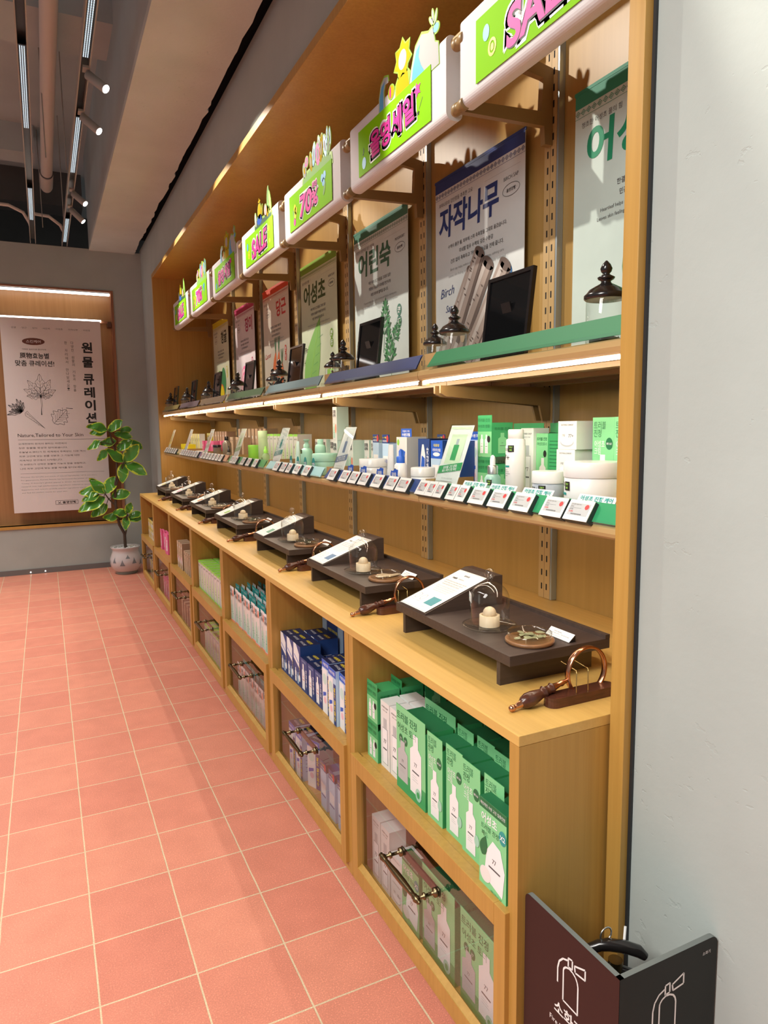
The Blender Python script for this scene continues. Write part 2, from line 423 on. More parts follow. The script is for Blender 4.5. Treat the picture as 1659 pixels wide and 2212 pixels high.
b.box(-4.5, 1.01, 2.6, 3.08, 4.0, 4.3, CEIL); b.box(-4.5, 1.01, 6.4, 6.8, 3.95, 4.3, DARKC)
b.box(-4.5, .55, 5.2, 5.5, 4.05, 4.3, CEIL)
struct(b.build('ceiling'))
# boxed soffit along the wall with a torn plaster edge
b = MB(); jag = []
y = -5.5
while y < YB:
    jag.append((1.452 + random.choice([0, .004, .009, -.004]) + random.uniform(-.004, .006), y)); y += random.uniform(.02, .16)
jag.append((1.455, YB))
b.prism([(1.01, YB), (1.01, -5.5)] + jag, 3.37, 3.41, SOFF, 'xy')
b.box(1.01, 1.03, -5.5, YB, 3.41, 4.3, CEIL)
struct(b.build('trim_2'))
b = MB(); b.box(BX0 - .0, 1.31, YB - .012, YB, 0, .055, mat('skirting_grey', (.16, .16, .155), .35)); struct(b.build('baseboard_back'))
# dark strip standing in for the shade in the gap beside the niche frame
b = MB(); b.box(XW - .006, XW + .02, P0 - .052, P0 - .0455, 0, 3.2, mat('painted_gap_shade', (.02, .022, .025), .5)); struct(b.build('trim_3'))

# niche lining
b = MB()
b.box(XN, XN + .02, P0 - .04, 4.92, 0, NT + .03, OAKP)
o = struct(b.build('wall_niche'))
b = MB()
b.box(1.495, XN, P0 - .045, P0 - .005, 0, NT + .04, OAK, .0015)
b.box(1.495, XN, 4.885, 4.93, 0, NT + .04, OAK, .0015)
b.box(1.495, XN, P0 - .005, 4.885, NT, NT + .04, OAK, .0015)
struct(b.build('trim_4'))

# ---------------------------------------------------------------- end wall niche with curation banner
b = MB(); b.box(BX0, BX1, YB + .12, YB + .14, BZ0, BZ1, wood('end_niche_panel', (.42, .215, .085), (.34, .165, .06), (26, 26, .8))); struct(b.build('wall_recess'))
b = MB()
b.box(BX1 - .022, BX1 + .004, YB - .012, YB + .12, BZ0, BZ1, BROWNW); b.box(BX0, BX1, YB - .012, YB + .12, BZ0 - .03, BZ0, OAK)
b.box(BX0, BX1 + .004, YB - .012, YB + .12, BZ1, BZ1 + .02, BROWNW)
struct(b.build('trim_5'))
b = MB(); b.box(BX0, BX1 - .03, YB + .005, YB + .03, BZ1 - .03, BZ1 - .008, LEDC)
tag(b.build('led_strip'), 'long white light strip under the top edge of the end wall niche', 'light strip')
t = thing('banner_rail', (0, YB, 2.645), 'brown rail with bright light bar that carries the curation banner', 'rail')
b = MB(); b.box(BX0, 1.17, .02, .05, -.012, .012, BROWNW); b.build('rail', t)
b = MB(); b.box(1.15, 1.185, -.01, .115, -.05, .0, mat('bracket_brown', (.10, .05, .03), .4)); b.build('bracket', t)
b = MB(); b.box(.10, 1.085, -.012, .018, -.004, .016, LEDC); b.build('light_bar', t)

KB = ['오래전부터 한국의 뷰티는 자연에서', '찾은 원물을 정성껏 담아왔습니다.', '오늘날 K-뷰티가 전 세계에서 주목받는 이유 역시', '피부 고민에 맞는 원물 성분과 그 기능에 대한', '지속적인 연구에서 시작됩니다.', '각 브랜드가 선택한 원물의 기능과 향을 경험하고,', '나의 피부 고민에 맞는 원물 케어를 찾아보세요.']
EB = ['Discover the benefits and scents of natural ingredients—all in one place.', 'For generations, Korean beauty has harnessed the power of nature.', "Today, K-beauty's global appeal is driven by continuous", 'research into high-performance ingredients tailored to specific skin.', "Experience each brand's carefully selected ingredients and unique scents", 'and find the perfect match for your skin.']
BX, BWd, BZt, BH = .135, .94, 2.64, 1.985
t = thing('hanging_banner', (BX, YB - .012, BZt), 'tall pale paper banner with Korean curation text and leaf drawings', 'banner')
b = MB(); b.box(0, BWd, -.004, -.002, -BH, 0, BANP); b.face((0, -.0042, 0), (1, 0, 0), (0, 0, 1))
def U(u): return u * BWd
def V(v): return -v * BH
b.text('· 감귤     · 당근     · 장미     · 어린쑥     · 어성초     · 자작나무     · 어성초', U(.49), V(.047), INKG, wd=U(.80), h=.018)
b.ell(U(.31), V(.115), .105, .036, mat('stamp_brown', (.14, .045, .03), .6)); b.text('스킨케어', U(.31), V(.115), BANP, h=.030, wd=.135, bold=.01, w=.0012)
b.text('가벼운 일상으로 편안하게', U(.31), V(.155), INKG, h=.015, wd=.22)
b.text('原物효능별', U(.31), V(.187), INK, wd=.27, h=.060, bold=.02)
b.text('맞춤 큐레이션!', U(.31), V(.226), INK, wd=.36, h=.060, bold=.015)
for ch, v in zip('원물큐레이션', (.137, .213, .303, .372, .44, .507)): b.text(ch, U(.845), V(v), INK, h=.112, wd=.105, bold=.035)
for col, u, v0, v1 in (('다양한 원물의 기능과 향을', .695, .115, .36), ('한 자리에서 만나보세요!', .63, .115, .355)):
    for i, ch in enumerate(col):
        if ch != ' ': b.text(ch, U(u), V(v0 + (v1 - v0) * i / (len(col) - 1)), INKG, h=.030, wd=.026)
def outline_leaf(cx, cz, L, W, ang, m, tk=.003, veins=3, lobes=0):
    pts = []
    for i in range(25):
        tt = i / 24; wv = W * math.sin(PI * tt ** .8) * (1 + .22 * math.sin(tt * PI * lobes)) if lobes else W * math.sin(PI * tt ** .8)
        pts.append((tt * L, wv))
    pts = pts + [(x, -y) for x, y in pts[::-1]]; ca, sa = math.cos(ang), math.sin(ang)
    T = lambda x, y: (cx + x * ca - y * sa, cz + x * sa + y * ca)
    b.line([T(*p) for p in pts], tk, m); b.line([T(0, 0), T(L, 0)], tk * .8, m)
    for k in range(veins):
        q = (k + 1) / (veins + 1) * L
        for sg in (1, -1): b.line([T(q * .8, 0), T(q * .8 + W * .7, sg * W * .62)], tk * .6, m)
bx_, bz_ = U(.345), V(.395)
for a, L, W in ((90, .23, .045), (125, .20, .04), (60, .20, .04), (155, .17, .035), (25, .16, .035), (178, .13, .03), (5, .11, .028)):
    outline_leaf(bx_, bz_, L, W, math.radians(a), INKG, .0028, 4, 7)
b.line([(bx_, bz_), (bx_ + .004, bz_ - .09), (bx_ - .004, bz_ - .19)], .012, INKG)
b.line([(bx_ + .002, bz_ - .02), (bx_ + .004, bz_ - .18)], .006, BANP, .001)
for i in range(9): outline_leaf(U(.17) - .02, V(.475), .10 + .02 * (i % 3), .016, math.radians(80 + i * 14), INKG, .005, 1, 5)
cx0, cz0 = U(.19), V(.48)
b.line([(cx0, cz0), (cx0 + .165, cz0 - .16), (cx0 + .028, cz0 - .045 + .035), (cx0 + .01, cz0 + .02), (cx0 - .012, cz0 - .004), (cx0 - .008, cz0 - .03), (cx0 + .165, cz0 - .16)], .003, INKG)
for i in range(6): b.line([(cx0 + .02 * i, cz0 - .012 - .022 * i), (cx0 + .02 * i + .014, cz0 - .020 - .022 * i)], .002, INKG)
outline_leaf(U(.46), V(.535), .19, .075, math.radians(48), INKG, .004, 5, 9)
b.line([(U(.59), V(.455)), (U(.66), V(.458))], .005, INK)
b.text('Nature,Tailored to Your Skin', U(.09), V(.597), INK, wd=U(.66), h=.040, al='l')
b.rect(U(.09), V(.620), U(.98), V(.6185), INKG)
for i, ln in enumerate(KB): b.text(ln, U(.09), V(.640 + .0215 * i), INKG, h=.0185, al='l', maxw=U(.68), wd=U([.48, .49, .67, .61, .43, .67, .64][i]))
b.rect(U(.09), V(.796), U(.95), V(.795), INKG)
for i, ln in enumerate(EB): b.text(ln, U(.09), V(.814 + .0165 * i), INKL, h=.0135, al='l', wd=U([.78, .76, .70, .78, .78, .46][i]))
b.line([(U(.42), V(.945)), (U(.65), V(.945)), (U(.65), V(.965)), (U(.42), V(.965)), (U(.42), V(.945))], .003, INK)
b.text('乂 올영양행', U(.535), V(.955), INK, h=.026, wd=.18, bold=.02)
b.build('paper_sheet', t)
b = MB(); b.box(.0, BWd, -.006, .0, -.012, .004, BANP); b.build('top_hem', t)

# ---------------------------------------------------------------- ceiling services
def track(x, label, y0, y1, mods):
    t = thing('light_track', (x, y0, 3.37), label, 'track light', 'track lights under the ceiling')
    b = MB(); L = y1 - y0
    b.box(-.026, -.020, 0, L, 0, .055, TRACK); b.box(.020, .026, 0, L, 0, .055, TRACK); b.box(-.020, .020, 0, L, .045, .055, LOUV)
    b.build('channel', t)
    for a, c in mods:
        b = MB(); a -= y0; c -= y0
        b.box(-.019, .019, a, c, .010, .014, LOUV)
        yy = a + .01
        while yy < c - .01:
            for xx in (-.011, -.001, .009): b.box(xx - .0025, xx + .0025, yy, yy + .011, .006, .0105, LOUVL)
            yy += .02
        b.build('louvre_module', t)
    return t
track(.487, 'left hand ceiling track beside the white pipe', -1.0, 5.75, [(.2, .9), (1.75, 2.8), (4.0, 4.9)])
tr2 = track(.775, 'right hand ceiling track carrying the small spotlights', -1.0, 5.75, [(-.2, 1.75), (2.5, 3.5), (4.75, 5.6)])
for i, (ys, yt, vis) in enumerate(SPOTS):
    loc = Vector((.80, ys, 3.34)); tgt = Vector((1.98, yt, 2.05)); d = (tgt - loc).normalized()
    if ys > 0.5:
        t = thing('spotlight', loc, '', 'spotlight', 'spotlights clipped to the right ceiling track')
        b = MB(); b.M = d.to_track_quat('Z', 'Y').to_matrix().to_4x4()
        b.lathe([(.019, -.02), (.024, -.015), (.024, .115), (.0225, .12)], TRACK, n=20); b.build('barrel', t)
        b = MB(); b.M = d.to_track_quat('Z', 'Y').to_matrix().to_4x4(); b.lathe([(.0215, .1205), (.018, .1225)], LAMPW, n=20); b.build('lens', t)
        b = MB(); b.tube([(0, 0, 0), (-.01, 0, .03)], .008, TRACK); b.box(-.035, .0, -.03, .03, .028, .04, TRACK); b.build('swivel_mount', t)
        t['label'] = 'small grey tube spotlight on the right ceiling track, ' + ['', '', 'nearest the camera', 'second nearest the camera', 'third from the camera', 'nearest the end wall'][i]
    spot('track_spot', loc + d * .14, tgt, 98 if ys < 4.2 else 78, 50, .35, .010)
t = thing('ceiling_pipe', (.64, 0, 3.88), 'thick white sprinkler pipe hanging between the two light tracks', 'pipe')
b = MB(); b.lathe([(.05, 1.6), (.05, 5.2)], WPIPE, axis='y', n=20); b.build('pipe_run', t)
b = MB(); b.lathe([(.055, 5.2), (.058, 5.22), (.058, 5.55), (.05, 5.6)], WPIPE, axis='y', n=20); b.build('end_cap', t)
b = MB(); b.lathe([(.0565, 5.15), (.0565, 5.17)], INKG, axis='y', n=20); b.build('clamp_ring', t)
for x, y, lb in ((.60, 3.4, 'thin ceiling hanger rod beside the pipe, nearest the camera'), (.74, 3.6, 'thin ceiling hanger rod above the right track'), (.75, 4.9, 'thin ceiling hanger rod near the end of the right track'), (.58, 5.3, 'thin ceiling hanger rod behind the pipe end')):
    b = MB(); b.tube([(x, y, 3.42), (x, y, 4.3)], .004, TRACK, 6); tag(b.build('hanger_rod'), lb, 'rod', 'ceiling hanger rods')
b = MB(); b.tube([(-.6, 5.35, 3.62), (.30, 5.4, 3.62), (.42, 5.45, 3.58), (.47, 5.5, 3.50), (.485, 5.5, 3.43)], .016, WPIPE)
tag(b.build('conduit'), 'white conduit curving down to the left ceiling track', 'conduit', 'white conduits at the track ends')
b = MB(); b.tube([(.49, 5.45, 3.58), (.64, 5.45, 3.57), (.74, 5.5, 3.51), (.775, 5.5, 3.43)], .016, WPIPE)
tag(b.build('conduit'), 'white conduit curving down to the right ceiling track', 'conduit', 'white conduits at the track ends')

# ---------------------------------------------------------------- base cabinets
HW = PT / 2
def make_cabinet():
    t = thing('base_cabinet', (XC, seam(0) + HW, 0), '', 'cabinet', 'oak cabinets along the wall')
    t.rotation_euler = (0, 0, FACE)
    b = MB(); s = .032; e = HW - .0012
    b.box(-e, -e + s, 0, .76, .06, .862, OAK); b.box(e - s, e, 0, .76, .06, .862, OAK)
    b.box(-e + s, e - s, .0, .76, .06, .088, OAK); b.box(-e + s, e - s, .02, .50, .470, .486, OAK)
    b.box(-e + s, e - s, .50, .512, .088, .862, OAKP)
    b.box(-e, e, .048, .70, 0, .06, BLACK)  # black plinth set forward to imitate the shadow band under the cabinet
    b.build('body', t)
    d = MB(); x = e - .026; z0, z1 = .092, .492; f = .040
    d.box(-x, -x + f, -.012, .012, z0, z1, OAK, .0015); d.box(x - f, x, -.012, .012, z0, z1, OAK, .0015)
    d.box(-x + f, x - f, -.012, .012, z0, z0 + f, OAK); d.box(-x + f, x - f, -.012, .016, z1 - f - .012, z1, OAK, .0015)
    d.prism([(-.010, z0 + f), (.004, z0 + f), (.004, z0 + f + .010)], -x + f, x - f, OAK, 'yz')
    dr = d.build('drawer_front', t)
    g = MB(); g.add([(-x + f - .003, .005, z0 + f - .003), (x - f + .003, .005, z0 + f - .003), (x - f + .003, .005, z1 - f - .01), (-x + f - .003, .005, z1 - f - .01)], [(0, 1, 2, 3)], PANE)
    g.build('glass_pane', dr)
    h = MB(); zc = .338
    prof = [(.003, -.112), (.0065, -.108), (.003, -.104), (.008, -.100), (.010, -.094), (.006, -.088), (.0085, -.084), (.006, -.080), (.007, -.07), (.0095, -.02), (.0095, .02), (.007, .07), (.006, .080), (.0085, .084), (.006, .088), (.010, .094), (.008, .100), (.003, .104), (.0065, .108), (.003, .112)]
    h.lathe(prof, BRASS, (-.0, -.052, zc), 12, axis='x')
    # axis x lathe is centred on (z, x, y) -> runs along x
    for sx in (-.094, .094):
        h.lathe([(.0045, -.052), (.0045, -.034), (.009, -.032), (.009, -.028), (.0045, -.026), (.0045, -.004), (.012, -.002), (.012, .004)], BRASS, (sx, 0, zc), 12, axis='y')
    h.box(-.104, .104, .007, .012, zc - .010, zc + .010, BLK)
    h.build('handle', dr)
    return t
cab = make_cabinet()
CABL = ['oak cabinet nearest the camera, with green cartons in its open cubby', 'oak cabinet with navy cartons in its open cubby', 'oak cabinet with white and teal pouches in its cubby', 'oak cabinet with lime topped cartons in its cubby', 'oak cabinet with kraft cartons in its cubby', 'oak cabinet with pink pouches in its cubby', 'oak cabinet at the far end beside the plant pot']
cab['label'] = CABL[0]
for k in range(1, 7): copy_tree(cab, (XC, seam(k) + HW, 0), CABL[k])
b = MB(); b.box(XC - .001, XN - .001, seam(0) + .001, seam(7) - .001, .8625, ZT, OAKH, .0012)
tag(b.build('worktop'), 'long pale oak worktop running over all the cabinets', 'worktop')

# ---------------------------------------------------------------- slotted uprights and shelves
UPL = ['right behind the nearest jamb', 'between the green and navy bays', 'between the navy and mint bays', 'between the mint and lime bays', 'between the lime and kraft bays', 'between the kraft and pink bays', 'between the pink and yellow bays', 'at the far end of the niche']
def make_upright():
    t = thing('shelf_upright', (XN, seam(1), ZT + .002), '', 'upright', 'slotted shelf uprights'); t.rotation_euler = (0, 0, FACE)
    b = MB(); b.box(-.030, .030, -.021, -.001, 0, 2.03, TAN)
    xs = [-.030, -.0165, -.0095, -.0006, .0006, .0095, .0165, .030]; zs = [0] + [v for i in range(40) for v in (.03 + i * .05, .052 + i * .05)]
    vs = [(x, -.0222, z) for z in zs for x in xs]; fa = []; fb = []
    for j in range(len(zs) - 1):
        for i in range(7): (fb if i == 3 or (i in (1, 5) and j % 2 == 1) else fa).append((j * 8 + i, j * 8 + i + 1, (j + 1) * 8 + i + 1, (j + 1) * 8 + i))
    b.add(vs, fa, TAN); k0 = len(b.v) - len(vs); kk = b.mid(SLOT)
    for f in fb: b.f.append([k0 + q for q in f]); b.mi.append(kk); b.sm.append(False)
    b.build('channel', t)
    b = MB(); b.box(.034, .042, -.024, -.001, 0, 2.03, STEEL); b.build('edge_trim', t)
    return t
up = make_upright(); up['label'] = 'slotted tan shelf upright ' + UPL[1]
for k in range(2, 7): copy_tree(up, (XN, seam(k), ZT + .002), 'slotted tan shelf upright ' + UPL[k])

def arm(x, z, L=.43, h0=.062, h1=.034, th=.009, foot=.05):
    b = MB(); y1 = .495; y0 = y1 - L
    b.prism([(y0, z), (y1, z), (y1, z - h0 - foot), (y1 - .030, z - h0 - foot), (y1 - .045, z - h0), (y0 + .02, z - h1), (y0, z - h1 + .01)], x - th / 2, x + th / 2, TAND, 'yz')
    return b
def make_shelf(z, upper, railmat, label):
    t = thing('display_shelf', (XW, seam(0) + HW, z), label, 'shelf', ('upper' if upper else 'lower') + ' metal display shelves'); t.rotation_euler = (0, 0, FACE)
    e = HW - .0015
    b = MB(); b.box(-e, e, .012, .505, -.016, -.002, TAN)
    if upper:
        b.box(-e + .03, e - .03, .07, .46, -.034, -.016, TAND)
        for y in (.10, .27, .43): b.box(-e, e, y, y + .03, -.046, -.016, TAND)
    b.build('deck', t)
    b = MB(); r = .015 if upper else .014; prof = []
    top, bot = (-.002, -.034) if upper else (-.002, -.030)
    pts = [(.014, bot), (.004, bot + .001), (-.002, bot + .006), (-.005, (top + bot) / 2), (-.003, top - .004), (.002, top), (.016, top)]
    b.prism(pts, -e, e, TAN, 'yz'); b.build('front_lip', t)
    # coloured sloping price rail in front, clear cover over it
    b = MB(); a0, a1 = (-.001, .004), (.022, .048 if upper else .044)
    x0 = -e + (.055 if upper else .03); x1 = e - .01
    b.add([(x0, a0[0] - .004, a0[1]), (x1, a0[0] - .004, a0[1]), (x1, a1[0] - .004, a1[1]), (x0 + .02, a1[0] - .004, a1[1])], [(0, 1, 2, 3)], railmat)
    b.add([(x0, a0[0], a0[1]), (x1, a0[0], a0[1]), (x1, a1[0], a1[1]), (x0 + .02, a1[0], a1[1])], [(3, 2, 1, 0)], railmat)
    b.build('price_rail', t)
    b = MB(); b.box(x0 - .02, x1, a0[0] - .0095, a0[0] - .008, -.001, .010, ACR); b.build('clear_lip', t)
    b = MB()
    if not upper: b.box(-e, -e + .003, .024, .20, 0, .048, TAN)
    b.box(-e, -e + .16, .021, .024, 0, .048, TAN); b.build('side_tray', t)
    if upper:
        b = MB(); b.box(-e + .012, e - .012, .010, .019, -.0415, -.0345, LED); b.build('light_strip', t)
        b = MB(); b.box(-e, -e + .012, .004, .03, -.048, -.034, TAND); b.box(e - .012, e, .004, .03, -.048, -.034, TAND); b.build('strip_clip', t)
    if not upper:
        b = MB(); b.box(-e + .02, e - .02, .030, .044, -.026, -.017, LED2); b.build('light_strip', t)
    for x in (-e + .016, e - .016):
        arm(x, -.047 if upper else -.017).build('bracket', t)
    return t
RAILU = [('green', (.035, .26, .10)), ('navy', (.06, .08, .22)), ('grey blue', (.23, .34, .36)), ('sage', (.16, .27, .13)), ('tan', (.36, .24, .13)), ('mauve', (.22, .15, .17)), ('olive', (.36, .28, .08))]
RAILL = [('green', (.03, .30, .12)), ('navy', (.035, .07, .22)), ('pale aqua', (.38, .66, .68)), ('green', (.10, .34, .12)), ('peach', (.62, .36, .22)), ('lilac', (.34, .28, .42)), ('sand', (.5, .42, .22))]
ZU, ZL = 1.668, 1.281
for k in range(7):
    cn, cc = RAILU[k]; o = make_shelf(ZU, True, mat('rail_upper_' + str(k), tuple(c * .75 for c in cc), .6), 'upper metal shelf with %s front rail and light strip, %s bay' % (cn, BAY[k])); o.location.y = seam(k) + HW
    cn, cc = RAILL[k]; o = make_shelf(ZL, False, mat('rail_lower_' + str(k), cc, .35), 'lower metal shelf with %s price rail, %s bay' % (cn, BAY[k])); o.location.y = seam(k) + HW
for k in range(1, 6):
    b = MB(); pts = [(XN - .03, seam(k) + .012, ZL - .02), (XN - .05, seam(k) + .005, ZL - .06), (XN - .055, seam(k) - .015, ZL - .10), (XN - .05, seam(k) - .04, ZL - .085), (XN - .03, seam(k) - .048, ZL - .02)]
    b.tube(pts, .0025, INK, 6); tag(b.build('power_cable'), 'thin black cable loop under the lower shelf, upright ' + UPL[k], 'cable', 'cable loops under the lower shelves')

# ---------------------------------------------------------------- banner header: brackets, cloth, sale cards
def make_hbracket():
    t = thing('banner_bracket', (XN - .024, seam(1) , 2.40), '', 'bracket', 'tan brackets holding the header banners'); t.rotation_euler = (0, 0, FACE)
    b = MB(); th = .011
    b.prism([(0, 0), (-.030, 0), (-.034, .055), (-.345, .045), (-.345, .080), (-.045, .098), (-.040, .200), (-.345, .235), (-.345, .262), (-.06, .245), (0, .235)], -th, th, TAND, 'yz')
    b.build('bracket_frame', t)
    for z in (.062, .248):
        b = MB(); b.lathe([(.017, -.028), (.0185, -.025), (.0185, -.010), (.016, -.008), (.016, .008), (.0185, .010), (.0185, .025), (.017, .028)], TAND, (0, -.345, z), 16, axis='x'); b.build('rod_collar', t)
    return t
hb = make_hbracket(); hb['label'] = 'tan banner bracket on the upright ' + UPL[1]
for k in range(2, 7): copy_tree(hb, (XN - .024, seam(k), 2.40), 'tan banner bracket on the upright ' + UPL[k])
copy_tree(hb, (XN - .024, seam(0) + .035, 2.40), 'tan banner bracket ' + UPL[0]); copy_tree(hb, (XN - .024, seam(7) - .03, 2.40), 'tan banner bracket ' + UPL[7])

def star(b, cx, cz, R, r, n, m, w, th=None, rot=0):
    pts = []
    for i in range(2 * n):
        a = PI / 2 + rot + PI * i / n; q = R if i % 2 == 0 else r; pts.append((cx + q * math.cos(a), cz + q * math.sin(a)))
    if th: b.prism(pts, th[0], th[1], m, 'xz')
    else: b.poly(pts, m, w)
def cut(b, pts, m, y0=0, y1=.003): b.prism(pts, y0, y1, m, 'xz')
def ellp(cx, cz, rx, rz, n=18, rot=0):
    return [(cx + rx * math.cos(2 * PI * i / n) * math.cos(rot) - rz * math.sin(2 * PI * i / n) * math.sin(rot), cz + rx * math.cos(2 * PI * i / n) * math.sin(rot) + rz * math.sin(2 * PI * i / n) * math.cos(rot)) for i in range(n)]
CWH = mat('cutout_white', (.50, .52, .52), .8, 0, .1); CYE = mat('cutout_yellow', (.58, .42, .01), .8, 0, .1)
def topper(kind):
    b = MB(); G = mat('cutout_lime', (.32, .58, .05), .6)
    b.face((0, 0, 0), (1, 0, 0), (0, 0, 1))
    if kind == 0:      # sun star between two waves
        wl = [(-.105, -.02), (-.103, .05), (-.085, .095), (-.055, .112), (-.022, .102), (-.018, .080), (-.045, .082), (-.058, .060), (-.056, .02), (-.045, -.02)]
        cut(b, wl, G); b.poly([(x * .93 - .0045, z * .93 + .001) for x, z in wl], CWH, .0004); b.poly([(-.097, -.02), (-.094, .05), (-.075, .082), (-.048, .092), (-.064, .062), (-.064, -.02)], BLU, .0008)
        star(b, .09, .105, .072, .050, 7, G, 0, (0, .003)); star(b, .09, .105, .064, .044, 7, CYE, .0006); b.ell(.09, .103, .030, .032, CWH, .0010)
        cut(b, [(.03, -.02), (.03, .04), (.05, .06), (.13, .06), (.15, .04), (.15, -.02)], G); b.poly([(.038, -.02), (.04, .04), (.055, .052), (.125, .052), (.142, -.02)], CYE, .0004)
        b.ell(-.005, .035, .022, .022, G, -.001); cut(b, ellp(.0, .035, .026, .026), G, 0, .003); b.ell(0, .035, .021, .021, CYE, .0006); b.ell(-.006, .035, .006, .02, PINK, .0010)
        wr = [(.13, -.02), (.15, .045), (.18, .105), (.225, .128), (.27, .11), (.30, .115), (.315, .06), (.335, .05), (.34, -.02)]
        cut(b, wr, G); b.poly([(x * .975 + .006, z * .93) for x, z in wr], CWH, .0005); b.poly([(.15, -.02), (.165, .04), (.19, .085), (.215, .095), (.205, .06), (.22, .03), (.26, -.02)], BLU, .0008)
        for x, z, a in ((.300, .140, .2), (.318, .128, -.3), (.290, .128, .7)): cut(b, ellp(x, z, .009, .024, rot=a), G); b.ell(x, z, .005, .019, CWH, .0006, rot=a)
        cut(b, ellp(.32, .095, .022, .018), G); b.ell(.32, .095, .017, .013, BLU, .0006)
    elif kind == 1:    # coral garden cutout
        cut(b, [(-.10, -.02), (-.09, .03), (-.02, .05), (.08, .05), (.22, .05), (.29, .03), (.30, -.02)], G); b.poly([(-.09, -.02), (-.08, .022), (.0, .04), (.2, .04), (.28, .02), (.29, -.02)], LEAFPL, .0004)
        for x, z, rx, rz, a, m in ((-.06, .06, .020, .034, .3, CWH), (-.03, .09, .022, .022, 0, PINK), (.03, .07, .016, .045, .2, CYE), (.07, .09, .020, .050, -.2, BLU), (.12, .075, .026, .05, .1, PINK), (.165, .085, .020, .058, -.15, CYE), (.21, .08, .018, .050, .25, BLU), (.25, .065, .018, .04, -.3, LEAFPL), (.14, .12, .012, .03, .4, GREEN), (.27, .10, .008, .035, .1, BLU), (.235, .115, .008, .033, -.1, BLU)):
            cut(b, ellp(x, z, rx + .006, rz + .006, rot=a), G); b.ell(x, z, rx, rz, m, .0006, rot=a); b.ell(x, z, rx * .45, rz * .5, CWH if m != CWH else CYE, .0010, rot=a)
    else:              # beach cutout
        cut(b, [(-.08, -.02), (-.08, .03), (-.03, .045), (.15, .04), (.27, .03), (.27, -.02)], G); b.poly([(-.07, -.02), (-.07, .02), (-.03, .035), (.26, .022), (.26, -.02)], LEAFD, .0004)
        for x, z, rx, rz, a, m in ((-.05, .055, .018, .04, .2, CWH), (.03, .085, .032, .042, 0, CYE), (.03, .04, .05, .028, 0, COBALT), (.075, .07, .010, .04, -.4, CYE), (.15, .06, .022, .03, .2, ROSEL), (.20, .10, .016, .07, -.1, LEAFPL), (.235, .09, .014, .055, .3, LIMEC), (.19, .045, .02, .03, 0, CYE)):
            cut(b, ellp(x, z, rx + .006, rz + .006, rot=a), G); b.ell(x, z, rx, rz, m, .0006, rot=a)
        star(b, .03, .135, .026, .012, 5, CYE, .0006, (0, .003))
    return b
def glyph(b, s, cx, cz, wd, h, shear=0, rot=0):
    b.text(s, cx + .004, cz - .005, WHT, wd=wd * 1.10, h=h * 1.22, bold=.09, w=.0008, shear=shear, rot=rot)
    b.text(s, cx - .001, cz + .001, WHT, wd=wd * 1.10, h=h * 1.22, bold=.09, w=.0008, shear=shear, rot=rot)
    b.text(s, cx + .004, cz - .005, INK, wd=wd, h=h, bold=.035, w=.0013, shear=shear, rot=rot)
    b.text(s, cx, cz, PINK, wd=wd, h=h, bold=.03, w=.0018, shear=shear, rot=rot)
KINDS = [2, 0, 1, 2, 0, 1, 2]
KN = {2: 'SALE', 0: '올영세일', 1: '70%'}
for k in range(7):
    kd = KINDS[k]; yc = seam(k) + HW + (.012 if k else .038)
    lab = {2: 'white header with lime SALE card', 0: 'white header with pink Korean lettering and sun cutout', 1: 'white header with lime 70% card'}[kd]
    t = thing('header_banner', (1.662, yc, 2.452), lab + ', above the ' + BAY[k] + ' bay', 'banner', 'white header banners with lime sale cards'); t.rotation_euler = (0, 0, FACE)
    w2 = .378
    prof = []
    def arc(cy, cz, r, a0, a1, n=6): return [(cy + r * math.cos(math.radians(a0 + (a1 - a0) * i / n)), cz + r * math.sin(math.radians(a0 + (a1 - a0) * i / n))) for i in range(n + 1)]
    loop = arc(.022, .022, .024, 180, 270) + arc(.034, .022, .024, 270, 360) + arc(.036, .228, .020, 0, 90) + arc(.018, .228, .020, 90, 180)
    b = MB(); b.prism(loop, -w2, w2, WHITE, 'yz'); b.build('cloth', t)
    b = MB()
    for z, y in ((.022, .028), (.228, .028)): b.lathe([(.013, -HW + .03), (.013, HW + .01)], TAN, (0, y, z), 12, axis='x')
    b.build('rods', t)
    b = MB(); b.box(-.288, .288, -.006, -.0045, .028, .198, LIME)
    b.face((0, -.006, .112), (1, 0, 0), (0, 0, 1))
    if kd == 0:
        glyph(b, '올영세일', .0, .0, .35, .092, .0, .04)
        b.ell(-.235, -.045, .018, .022, BLU, .001); star(b, .20, .045, .026, .013, 5, PINK, .001, rot=.3); star(b, .205, -.03, .010, .004, 5, INK, .001); b.line([(.21, -.02), (.235, .01)], .002, INKG)
        b.text('♪', -.24, .0, INK, h=.03)
    elif kd == 1:
        glyph(b, '70', -.045, -.004, .17, .10, .12); glyph(b, '%', .075, -.012, .085, .066, .1); glyph(b, '최대', .075, .045, .06, .030)
        for x, z, m in ((-.20, -.02, YEL), (-.205, .015, YEL), (-.19, .0, YEL), (-.21, -.05, PINK), (.19, .02, BLU), (.175, .04, BLU), (.205, .045, BLU)): b.ell(x, z, .016, .018, m, .001)
        b.ell(.20, -.01, .012, .03, LEAFPL, .0009, rot=-.5); b.ell(-.22, -.015, .010, .03, LEAFPL, .0009, rot=.5)
    else:
        glyph(b, 'SALE', .015, -.004, .30, .105, .12, .05)
        b.ell(-.235, .03, .016, .022, BLU, .001); b.ring(-.205, -.02, .020, .024, .008, YEL, .001); b.ell(-.205, -.02, .008, .010, YEL, .001); b.ell(.21, .035, .014, .016, YEL, .001); b.ell(.225, -.035, .012, .012, YEL, .001)
    b.build('sale_card', t)
    b = topper(kd); o = b.build('cutout_topper', t, (0, -.0035, .198))

